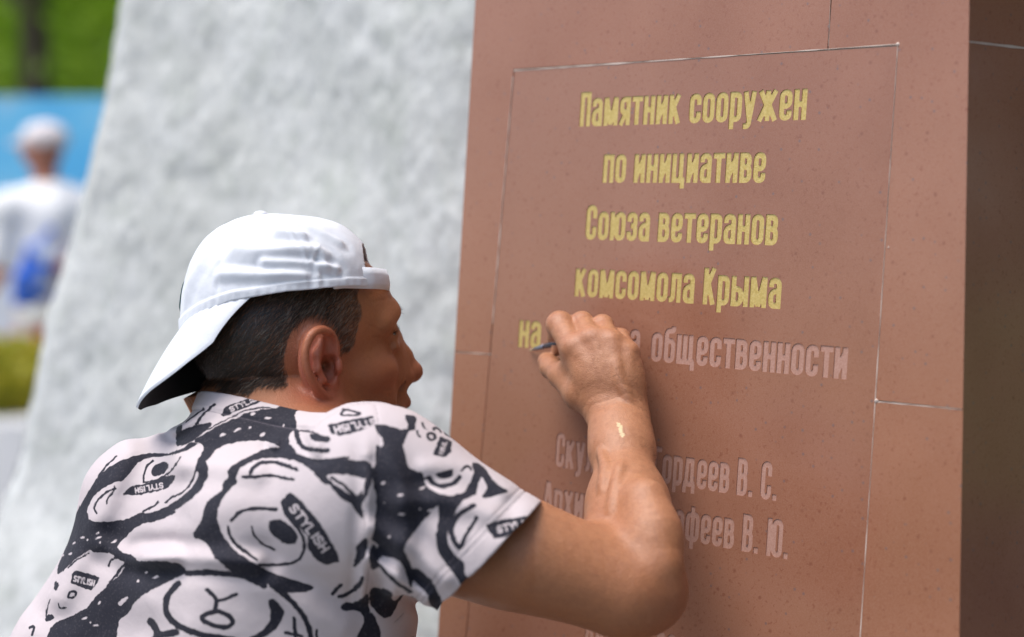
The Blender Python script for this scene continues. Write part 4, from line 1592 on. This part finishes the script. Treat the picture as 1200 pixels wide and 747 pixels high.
# ------------------------------------------------------------------ his cap, worn backwards
m = NT('white_cap_cotton', 0.8)
m.color(m.mix(m.ramp(m.noise(9, 3), (.3, 0.0), (.7, 1.0)), (.71, .735, .79), (.66, .685, .745)))
wv = m.n('TexWave', {'Scale': 900.0, 'Distortion': 0.5}, bands_direction='DIAGONAL')
m.t.links.new(m.obj(), wv.inputs['Vector'])
m.bump(wv.outputs['Fac'], 0.1, 0.0005).bump(m.noise(60, 4), 0.3, 0.003)
m.b.inputs['Sheen Weight'].default_value = 0.15
M_CAP = m.m
M_LINING = NT('black_bill_lining', 0.8, (.006, .006, .007)).m
CX = -.0145


CAPYAW = R(-25)                            # the cap sits turned: opening over the right brow


def rim(al):
    """al = angle on the cap, 0 = middle of the opening, positive to his left"""
    ph = al + CAPYAW
    c_, s_ = np.cos(ph), np.sin(ph)
    rx = np.where(c_ > 0, .1005, .1000)
    zr = np.interp(np.abs((np.degrees(al) + 180) % 360 - 180), [0, 45, 80, 110, 135, 160, 180], [.072, .076, .075, .070, .060, .047, .043])
    return CX + rx * c_, .0865 * s_, zr - .10 * .0865 * s_


def crown(al, t):
    x0, y0, z0 = rim(al)
    ph = al + CAPYAW
    a = t * np.pi / 2
    s_ = np.cos(a) ** (.66 + .16 * np.clip(-np.cos(ph), 0, 1))
    h_ = np.sin(a) ** .95
    tx = -.034
    fr = np.clip(np.cos(ph), 0, 1) ** 1.5
    x_ = tx + (x0 - tx) * s_ - .010 * fr * np.sin(a * 2) * .8
    y_ = y0 * s_
    z_ = z0 + (.152 - z0) * h_
    r_ = np.ones_like(t)
    for k in range(6):                                    # panel seams
        dph = (al - R(60 * k) + np.pi) % (2 * np.pi) - np.pi
        r_ = r_ - .010 * np.exp(-(dph * s_ / .018) ** 2) + .007 * np.exp(-((np.abs(dph * s_) - .06) / .03) ** 2)
    return x_, y_, z_, r_


NP, NTT = 288, 96
ph = np.linspace(0, 2 * np.pi, NP, endpoint=False)
tt = np.linspace(0, .995, NTT)
PHg, TTg = np.meshgrid(ph, tt)
x_, y_, z_, r_ = crown(PHg, TTg)
x_, y_ = -.034 + (x_ + .034) * r_, y_ * r_
# a drawn-in hem and slack creases
azr = np.degrees(PHg)
azr = np.where(azr > 180, azr - 360, azr)                 # + = left, - = right
crease = np.zeros_like(x_)
gp = np.stack([x_, y_, z_], -1).reshape(-1, 3)
wob = [vnoise(gp, 22, 55).reshape(x_.shape), vnoise(gp, 22, 56).reshape(x_.shape)]
for c0, c1, amp, wd in (((-50, .14), (-92, .30), .0030, .035), ((-58, .34), (-112, .46), .0034, .06), ((-70, .10), (-120, .24), .0026, .045), ((-62, .55), (-80, .62), .0024, .05), ((-52, .30), (-62, .10), .0014, .04), ((-66, .12), (-71, .62), .0010, .018), ((-150, .2), (-128, .6), .0020, .07), ((40, .2), (110, .3), .0028, .05), ((-38, .45), (-58, .72), .0022, .05), ((-57, .40), (-65, .22), .0010, .018)):
    a_, b_ = A3([c0[0] / 60, c0[1]]), A3([c1[0] / 60, c1[1]])
    q = np.stack([azr / 60 + .05 * wob[0], TTg + .06 * wob[1]], -1)
    tq = np.clip(((q - a_) @ (b_ - a_)) / ((b_ - a_) @ (b_ - a_)), 0, 1)
    d_ = np.linalg.norm(q - a_ - tq[..., None] * (b_ - a_), axis=-1)
    crease += amp * (np.exp(-(d_ / wd) ** 2) - .6 * np.exp(-((d_ - 2.1 * wd) / wd) ** 2))
pts = np.stack([x_, y_, z_], -1).reshape(-1, 3)
crease = .75 * crease.reshape(-1) + .0016 * vnoise(pts, 30, 51) + .0003 * vnoise(pts, 110, 52) + (.0004 * np.sin(azr * 1.15) * np.exp(-(TTg / .05) ** 2)).reshape(-1)
hem = (.0016 * smoothstep(.075, .06, TTg)).reshape(-1)
nr = pts - A3([-.03, 0, .06])
nr /= np.linalg.norm(nr, axis=1)[:, None]
pts = pts + nr * (crease + hem)[:, None]
idx = np.arange(NP * NTT).reshape(NTT, NP)
a_, b_ = idx[:-1], idx[1:]
Q = np.stack([a_, np.roll(a_, -1, 1), np.roll(b_, -1, 1), b_], -1)
azc, ttc = azr[:-1], TTg[:-1]
hole = ((azc / 29) ** 2 + ((ttc - .04) / .34) ** 2 < 1)
Q = Q[~hole]
capo = empty('cap', tuple(HC))
capo.parent = man
capo.matrix_parent_inverse = Matrix.Translation(man.location).inverted()
bpy.context.view_layer.update()


def cap_part(name, V, Q, mat, par=None):
    return link_np(name, np.asarray(V) @ HM.T + HC, np.asarray(Q), mat, None)


def under(o, par):
    o.parent = par
    o.matrix_parent_inverse = par.matrix_world.inverted()
    return o


c_ = under(cap_part('crown', pts, Q, M_CAP), capo)
md = c_.modifiers.new('cloth', 'SOLIDIFY')
md.thickness, md.offset = 0.0016, -1
# bill
NS, NL = 90, 50
ss = np.linspace(-1, 1, NS)
bh = A3([math.cos(np.pi + CAPYAW), math.sin(np.pi + CAPYAW), 0])
bw = np.cross(bh, UP)                                     # across the bill
ROLL = R(14)


def rolled(v):
    v = A3(v)
    return v * math.cos(ROLL) + np.cross(bh, v) * math.sin(ROLL) + bh * (bh @ v) * (1 - math.cos(ROLL))


if rolled(bw)[2] * bw[1] > 0:
    ROLL = -ROLL
DB, NBL = rolled(bh * .60 - UP * .80), rolled(-bh * .80 - UP * .60)
TOPV, LOWV = [], []
for li in np.linspace(0, 1, NL):
    for s_ in ss:
        rx_, ry_, rz_ = [float(v[0]) for v in rim(A3([np.pi + R(80) * s_]))]
        rt_ = A3([rx_, ry_, rz_ + .003])
        ln_ = .084 * (1 - abs(s_) ** 6 * .35)
        p_ = rt_ + DB * ln_ * li + NBL * (.010 * li * li - (.014 if s_ > 0 else -.034) * li * s_ * s_)
        TOPV.append(p_)
        LOWV.append(p_ + NBL * .0026)
idx = np.arange(NS * NL).reshape(NL, NS)
Q = np.stack([idx[:-1, :-1], idx[1:, :-1], idx[1:, 1:], idx[:-1, 1:]], -1).reshape(-1, 4)
nv = NS * NL
edge = np.concatenate([idx[:, 0], idx[-1, 1:], idx[::-1, -1][1:]])
rimq = np.stack([edge[:-1], edge[:-1] + nv, edge[1:] + nv, edge[1:]], -1)
bill = under(cap_part('bill', np.concatenate([TOPV, LOWV]), np.concatenate([Q, rimq]), M_CAP), capo)
LOWV = A3(LOWV) - NBL * .0002
under(cap_part('bill_lining', LOWV, Q[:, ::-1], M_LINING), capo)
# strap across the opening over the forehead
SV, SQ = [], []
for i, a in enumerate(np.linspace(-52, 52, 60)):
    x0, y0, z0 = [float(v[0]) for v in rim(A3([R(a)]))]
    k = .955 + .085 * smoothstep(38, 25, abs(a))
    for dz in (-.002, .004, .012, .0185):
        o_ = -.001 if dz in (-.002, .0185) else .001
        SV.append(((x0 - CX) * (k + o_ * 8 - dz * 1.2) + CX, y0 * (k + o_ * 8 - dz * 1.0), z0 + dz))
for i in range(59):
    for j in range(3):
        b = i * 4 + j
        SQ.append((b, b + 4, b + 5, b + 1))
st_ = under(cap_part('strap', SV, A3(SQ, int), M_CAP), capo)
md = st_.modifiers.new('cloth', 'SOLIDIFY')
md.thickness = 0.002
# embroidered badge on the front panel, which sits at the back of the head
BV, BQ = [], []
for j in range(9):
    for i in range(15):
        a = R(180 - 2 + (i - 7) * 1.3)
        t_ = .20 + (j - 4) * .022
        w_ = 1.0 if ((i - 7) / 7) ** 2 + ((j - 4) / 4) ** 2 <= 1.05 else .985
        x0, y0, z0, r0 = [float(v[0]) for v in crown(A3([a]), A3([t_]))]
        x0, y0 = -.034 + (x0 + .034) * r0 * 1.03 * w_, y0 * r0 * 1.03 * w_
        BV.append((x0, y0, z0))
for j in range(8):
    for i in range(14):
        b = j * 15 + i
        BQ.append((b, b + 1, b + 16, b + 15))
bd = under(cap_part('badge', BV, A3(BQ, int), NT('green_embroidery', .7, (.01, .05, .05)).m), capo)
md = bd.modifiers.new('thread', 'SOLIDIFY')
md.thickness = 0.0015
bm = bmesh.new()
bmesh.ops.create_uvsphere(bm, u_segments=16, v_segments=8, radius=.007, matrix=Matrix.Translation(Vector(hp(-.034, 0, .152))) @ Matrix.Diagonal((1, 1, .5, 1)))
under(from_bm('button', bm, M_CAP), capo)

# ------------------------------------------------------------------ brush in his fingers
tip = wpt(621, 411, .0012)
gr = P(650, 403, 1.748)
ax = unit(gr - tip)
bm = bmesh.new()


def lathe(bm, o, ax, prof, n=14):
    u = unit(np.cross(ax, A3([.3, .2, 1])))
    v = np.cross(ax, u)
    rows = []
    for s_, r_ in prof:
        rows.append([bm.verts.new(tuple(o + ax * s_ + (u * math.cos(2 * math.pi * k / n) + v * math.sin(2 * math.pi * k / n)) * r_)) for k in range(n)])
    for a, b in zip(rows[:-1], rows[1:]):
        for k in range(n):
            bm.faces.new((a[k], a[(k + 1) % n], b[(k + 1) % n], b[k]))
    bm.faces.new(rows[0][::-1])
    bm.faces.new(rows[-1])


brush = empty('paintbrush', tuple(tip))
tag(brush, 'thin dark artist brush pinched in the fingers with its tip on the stone', 'paintbrush')
lathe(bm, tip, ax, [(.039, .0022), (.044, .0029), (.060, .0032), (.085, .0032), (.105, .0026), (.108, .001)])
from_bm('handle', bm, NT('dark_lacquer', .25, (.030, .026, .05)).m, brush)
bm = bmesh.new()
lathe(bm, tip, ax, [(.010, .0013), (.016, .0019), (.040, .0027), (.0405, .0024)])
from_bm('ferrule', bm, NT('grey_metal', .32, (.34, .33, .38), Metallic=1.0).m, brush)
bm = bmesh.new()
lathe(bm, tip, ax, [(0, .0002), (.003, .0009), (.008, .0014), (.011, .0012)])
from_bm('bristles', bm, NT('gold_wet_bristles', .5, (.55, .42, .25)).m, brush)

# ------------------------------------------------------------------ far background, left: passer-by, banner, planter, trees
YB = 8.3
bp = lambda px, py, y=YB: P(px, py, y)
pb = Shape()
hd_ = bp(50, 174)
pb.ell(hd_, (.098, .078, .115), 0)
pb.ell(hd_ + A3([-.085, 0, -.02]), (.03, .02, .03), .02)
pb.cone(hd_ - UP * .08, hd_ - UP * .2 + A3([.02, 0, 0]), .055, .065, .03)
nk = hd_ - UP * .22 + A3([.03, 0, 0])
shl, shr = nk + A3([-.17, -.08, -.07]), nk + A3([.17, .06, -.07])
hips = nk - UP * .60
for s_ in (shl, shr):
    pb.cone(nk - UP * .03, s_, .07, .07, .04)
elb = shr + A3([.02, -.10, -.28])
hnd = bp(62, 318, YB - .25)
pb.cone(shr, elb, .052, .042, .03).cone(elb, hnd, .042, .028, .03)
pb.ell(hnd, (.05, .03, .045), .02)
elb2 = shl + A3([-.05, .03, -.28])
hn2 = elb2 + A3([-.10, -.12, -.20])
pb.cone(shl, elb2, .052, .042, .03).cone(elb2, hn2, .042, .028, .03).ell(hn2, (.04, .03, .05), .02)
pb.cone(nk - UP * .1, hips, .14, .13, .05)
for q in (-1, 1):
    pb.cone(hips + A3([q * .08, 0, 0]), hips + A3([q * .09, 0, -.42]), .085, .06, .04)
    pb.cone(hips + A3([q * .09, 0, -.42]), A3([hips[0] + q * .09, hips[1], .06]), .06, .042, .03)
    pb.cone(A3([hips[0] + q * .09, hips[1], .05]), A3([hips[0] + q * .09 - .16, hips[1], .04]), .045, .035, .02)
walker = empty('person', (hips[0], hips[1], 0))
tag(walker, 'blurred distant passer-by in white top and white cap before the blue banner', 'person')
lo_, hi_ = hips - A3([.5, .5, hips[2]]), hips + A3([.5, .5, 1.1])
V, Q = mesh_sdf(pb, lo_, hi_, .014)
link_np('body', V, Q, NT('ruddy_skin', .5, (.42, .17, .11)).m, walker)
ws = Shape()
for s_ in (shl, shr):
    ws.cone(nk - UP * .03, s_, .085, .09, .05)
ws.cone(shr, shr + (elb - shr) * .8, .082, .078, .04).cone(shl, shl + (elb2 - shl) * .8, .082, .078, .04)
ws.cone(nk - UP * .12, hips, .165, .165, .06)
ws.plane(hips - UP * .02, -UP)
V, Q = mesh_sdf(ws, lo_, hi_, .014, lambda p: (.008 * vnoise(p, 12, 61)).astype(np.float32))
link_np('white_top', V, Q, NT('white_cloth', .9, (.86, .86, .86)).m, walker)
ws = Shape()
for q in (-1, 1):
    ws.cone(hips + A3([q * .075, 0, .02]), hips + A3([q * .09, 0, -.42]), .115, .085, .04)
    ws.cone(hips + A3([q * .09, 0, -.42]), A3([hips[0] + q * .09, hips[1], .1]), .085, .075, .03)
V, Q = mesh_sdf(ws, lo_, hi_, .014, lambda p: (.006 * vnoise(p, 12, 62)).astype(np.float32))
link_np('pale_trousers', V, Q, NT('pale_cloth', .9, (.74, .66, .64)).m, walker)
ws = Shape()
ws.ell(hd_ + A3([.012, 0, .045]), (.115, .095, .085), 0).cone(hd_ + A3([-.05, 0, .035]), hd_ + A3([-.155, 0, .02]), .022, .012, .02)
ws.plane(hd_ + A3([0, 0, .01]), -UP)
V, Q = mesh_sdf(ws, lo_, hi_, .010)
link_np('cap', V, Q, NT('pale_cap', .9, (.72, .66, .66)).m, walker)
bg = Shape()
bc = bp(46, 318, YB - .30)
bx_, bz_ = A3([.93, .1, -.35]), A3([.35, 0, .93])
for k in range(4):
    bg.cone(bc + bz_ * (-.10 + k * .06) - bx_ * .06, bc + bz_ * (-.10 + k * .06) + bx_ * (.05 - .012 * k), .040, .036, .03)
bg.cone(bc - bx_ * .05 - bz_ * .16, bc + bx_ * .01 - bz_ * .15, .03, .025, .02)
bg.chain([bc + bz_ * .09 - bx_ * .06, bc + bz_ * .2 - bx_ * .01, bc + bz_ * .09 + bx_ * .04], .011, .01)
V, Q = mesh_sdf(bg, bc - .34, bc + .34, .012, lambda p: (.012 * vnoise(p, 14, 63)).astype(np.float32))
m = NT('blue_fabric', .7)
m.color(m.mix(m.ramp(m.noise(9, 2), (.54, 0.0), (.60, 1.0)), (.03, .14, .66), (.55, .62, .75)))
tag(link_np('shoulder_bag', V, Q, m.m), 'bright blue bag held at the hip of the distant passer-by', 'bag')


def box(bm, c, s, rz=0.0):
    mt = Matrix.Translation(Vector(c)) @ Matrix.Rotation(rz, 4, 'Z') @ Matrix.Diagonal((*s, 1))
    return bmesh.ops.create_cube(bm, size=1, matrix=mt)


# banner on a frame
YN = 11.2
bz1, bz0 = P(60, 113, YN)[2], .42
bx0, bx1 = P(-260, 100, YN)[0], P(175, 100, YN)[0]
ban = empty('banner_stand', ((bx0 + bx1) / 2, YN, 0))
tag(ban, 'wide sky blue printed banner on a metal frame behind the passer-by', 'banner')
m = NT('printed_banner', .55)
sep = m.n('SeparateXYZ', {0: m.n('TexCoord').outputs['Object']})
cl = m.ramp(m.noise(1.1, 4), (.60, 0.0), (.68, 1.0))
up_ = m.math('MULTIPLY_ADD', sep.outputs[2], 1.6)
up_.node.inputs[2].default_value = -1.55
up_.node.use_clamp = True
c = m.mix(m.ramp(m.noise(2.3, 3), (.4, 0.0), (.6, 1.0)), (.10, .50, .88), (.18, .60, .92))
c = m.mix(cl, c, (.75, .78, .80))
c = m.mix(up_, (.70, .72, .76), c)
m.color(c)
bm = bmesh.new()
box(bm, ((bx0 + bx1) / 2, YN, (bz0 + bz1) / 2), (bx1 - bx0, .012, bz1 - bz0))
from_bm('printed_panel', bm, m.m, ban, False)
mf = NT('frame_metal', .4, (.5, .5, .52), Metallic=.8).m
for x0_ in (bx0, bx1):
    bm = bmesh.new()
    box(bm, (x0_, YN + .03, bz1 / 2), (.05, .05, bz1))
    box(bm, (x0_, YN + .03, .02), (.06, .7, .04))
    from_bm('post', bm, mf, ban, False)

# planter with yellow-green bedding in front
YP = 7.4
zt = P(10, 492, YP)[2]
px0, px1 = P(-170, 400, YP)[0], P(85, 400, YP)[0]
bm = bmesh.new()
box(bm, ((px0 + px1) / 2, YP + .35, zt / 2), (px1 - px0, .7, zt))
bmesh.ops.bevel(bm, geom=list(bm.edges), offset=.02, segments=2, affect='EDGES')
m = NT('pale_concrete', .85)
m.color(m.ramp(m.noise(12, 5), (.3, (.78, .77, .76)), (.7, (.85, .84, .83))))
tag(from_bm('planter', bm, m.m, None, False), 'pale concrete planter holding yellow green bedding plants at the left edge', 'planter')


def leaves(n, centre, radii, size, seed, hollow=.3, clumps=0):
    r_ = np.random.default_rng(seed)
    if clumps:
        cc = r_.normal(size=(clumps, 3))
        cc /= np.linalg.norm(cc, axis=1)[:, None]
        cc *= r_.uniform(.25, 1.0, (clumps, 1)) ** .6
        p_ = cc[r_.integers(0, clumps, n)] + r_.normal(0, .16, (n, 3))
    else:
        p_ = r_.normal(size=(n, 3))
        p_ /= np.linalg.norm(p_, axis=1)[:, None]
        p_ *= r_.uniform(hollow, 1, (n, 1)) ** .5
    p_ = p_ * A3(radii) + A3(centre)
    d1 = r_.normal(size=(n, 3))
    d1 /= np.linalg.norm(d1, axis=1)[:, None]
    d2 = np.cross(d1, r_.normal(size=(n, 3)))
    d2 /= np.linalg.norm(d2, axis=1)[:, None]
    s_ = size * r_.uniform(.6, 1.3, (n, 1))
    V_ = np.stack([p_ - d1 * s_, p_ + d2 * s_ * .45, p_ + d1 * s_, p_ - d2 * s_ * .45], 1).reshape(-1, 3)
    return V_, np.arange(4 * n).reshape(n, 4)


def leaf_mat(name, c0, c1, sc=4.0):
    m = NT(name, .5)
    m.color(m.mix(m.ramp(m.noise(sc, 4), (.35, 0.0), (.65, 1.0)), c0, c1))
    m.b.inputs['Subsurface Weight'].default_value = 0.0
    tr_ = m.n('BsdfTranslucent')
    m.t.links.new(m.b.inputs['Base Color'].links[0].from_socket, tr_.inputs[0])
    mx = m.n('MixShader', {0: .45})
    m.t.links.new(m.b.outputs[0], mx.inputs[1])
    m.t.links.new(tr_.outputs[0], mx.inputs[2])
    m.t.links.new(mx.outputs[0], m.t.nodes['Material Output'].inputs[0])
    return m.m


M_BED = leaf_mat('bedding_leaf', (.36, .38, .03), (.58, .50, .05), 9)
bed = empty('bedding_plant', ((px0 + px1) / 2, YP + .35, zt))
tag(bed, 'yellow green bedding bush growing out of the pale planter', 'bush')
V, Q = leaves(5200, ((px0 + px1) / 2, YP + .35, zt + .14), ((px1 - px0) / 2 * .98, .33, .20), .032, 3, .1)
link_np('foliage', V, Q, M_BED, bed, False)
r_ = np.random.default_rng(9)
M_PETAL = NT('orange_petal', .6, (.75, .16, .04)).m
for k in range(11):
    c_ = A3([px0 + .05 + (px1 - px0 - .1) * r_.random(), YP + .1 + .5 * r_.random(), zt + .32 + .04 * r_.random()])
    V, Q = leaves(10, c_, (.02, .02, .02), .02, 100 + k, .1)
    link_np('flower', V, Q, M_PETAL, bed, False)

m = NT('tree_bark', .95)
m.color(m.ramp(m.noise(9, 5), (.3, (.055, .038, .028)), (.7, (.13, .095, .07))))
m.bump(m.noise(25, 4), .8, .03)
M_BARK = m.m
M_L1 = leaf_mat('fresh_leaf', (.26, .44, .02), (.52, .66, .07), .8)
M_L2 = leaf_mat('deep_leaf', (.025, .06, .010), (.075, .14, .016), .8)


def tree(label, x_, y_, h, r, trunk_r, mat, seed, n=7000, size=.10, low=.25, grp='park trees'):
    t = empty('park_tree', (x_, y_, 0))
    tag(t, label, 'tree', grp)
    s_ = Shape()
    rr = random.Random(seed)
    p0 = A3([x_, y_, -.1])
    p1 = A3([x_ + rr.uniform(-.1, .1), y_, h * .45])
    p2 = A3([x_ + rr.uniform(-.3, .3), y_ + rr.uniform(-.3, .3), h * .85])
    s_.cone(p0, p0 + UP * .4, trunk_r * 1.5, trunk_r * 1.05, .1)
    s_.cone(p0 + UP * .3, p1, trunk_r * 1.05, trunk_r * .8, .1).cone(p1, p2, trunk_r * .8, trunk_r * .25, .1)
    for k in range(7):
        a = k * 2.4 + rr.random()
        zb = h * rr.uniform(.32, .7)
        b0 = A3([x_, y_, zb])
        b1 = b0 + A3([math.cos(a) * r * .55, math.sin(a) * r * .55, h * .14])
        s_.cone(b0, b1, trunk_r * .38, trunk_r * .12, .08)
    V, Q = mesh_sdf(s_, A3([x_ - r, y_ - r, -.1]), A3([x_ + r, y_ + r, h]), .07)
    link_np('trunk', V, Q, M_BARK, t)
    V, Q = leaves(n, (x_, y_, h * (low + 1) / 2), (r, r, h * (1 - low) / 2), size, seed, clumps=46)
    V[:, 2] = np.maximum(V[:, 2], .3)
    link_np('crown', V, Q, mat, t, False)


tx = P(42, 60, 19)[0]
tree('slim brown trunked tree seen between the banner and the stone block', tx, 19, 9.5, 3.0, .19, M_L1, 11, 9000, .12, .27)
tree('bright leafy tree left of the slim brown trunk, far behind the banner', P(-40, 60, 22)[0] - 1.6, 22, 5.2, 2.8, .16, M_L1, 12, 7000, .12, .10)
tree('bright leafy tree right of the slim brown trunk, beside the stone block', P(112, 60, 23)[0] + .6, 23, 5.4, 2.5, .16, M_L1, 13, 7000, .12, .10)
tree('dark dense tree farthest back behind the slim brown trunk', P(45, 60, 29)[0], 29, 10, 4.6, .25, M_L2, 14, 12000, .17, .03)
# unseen trees added on the right to shade the flank and darken its polish
tree('unseen dark tree added nearest to the right flank of the stele to shade it', 5.6, 1.2, 9.0, 3.3, .24, M_L2, 15, 7000, .22, .04)
tree('unseen dark tree added farther along the right side of the plaza for shade', 5.4, -3.2, 9.0, 3.4, .24, M_L2, 16, 7000, .22, .04)
tree('unseen dark tree added beyond the stele on the right to darken its flank', 5.4, 5.6, 9.0, 3.3, .24, M_L2, 17, 7000, .22, .04)
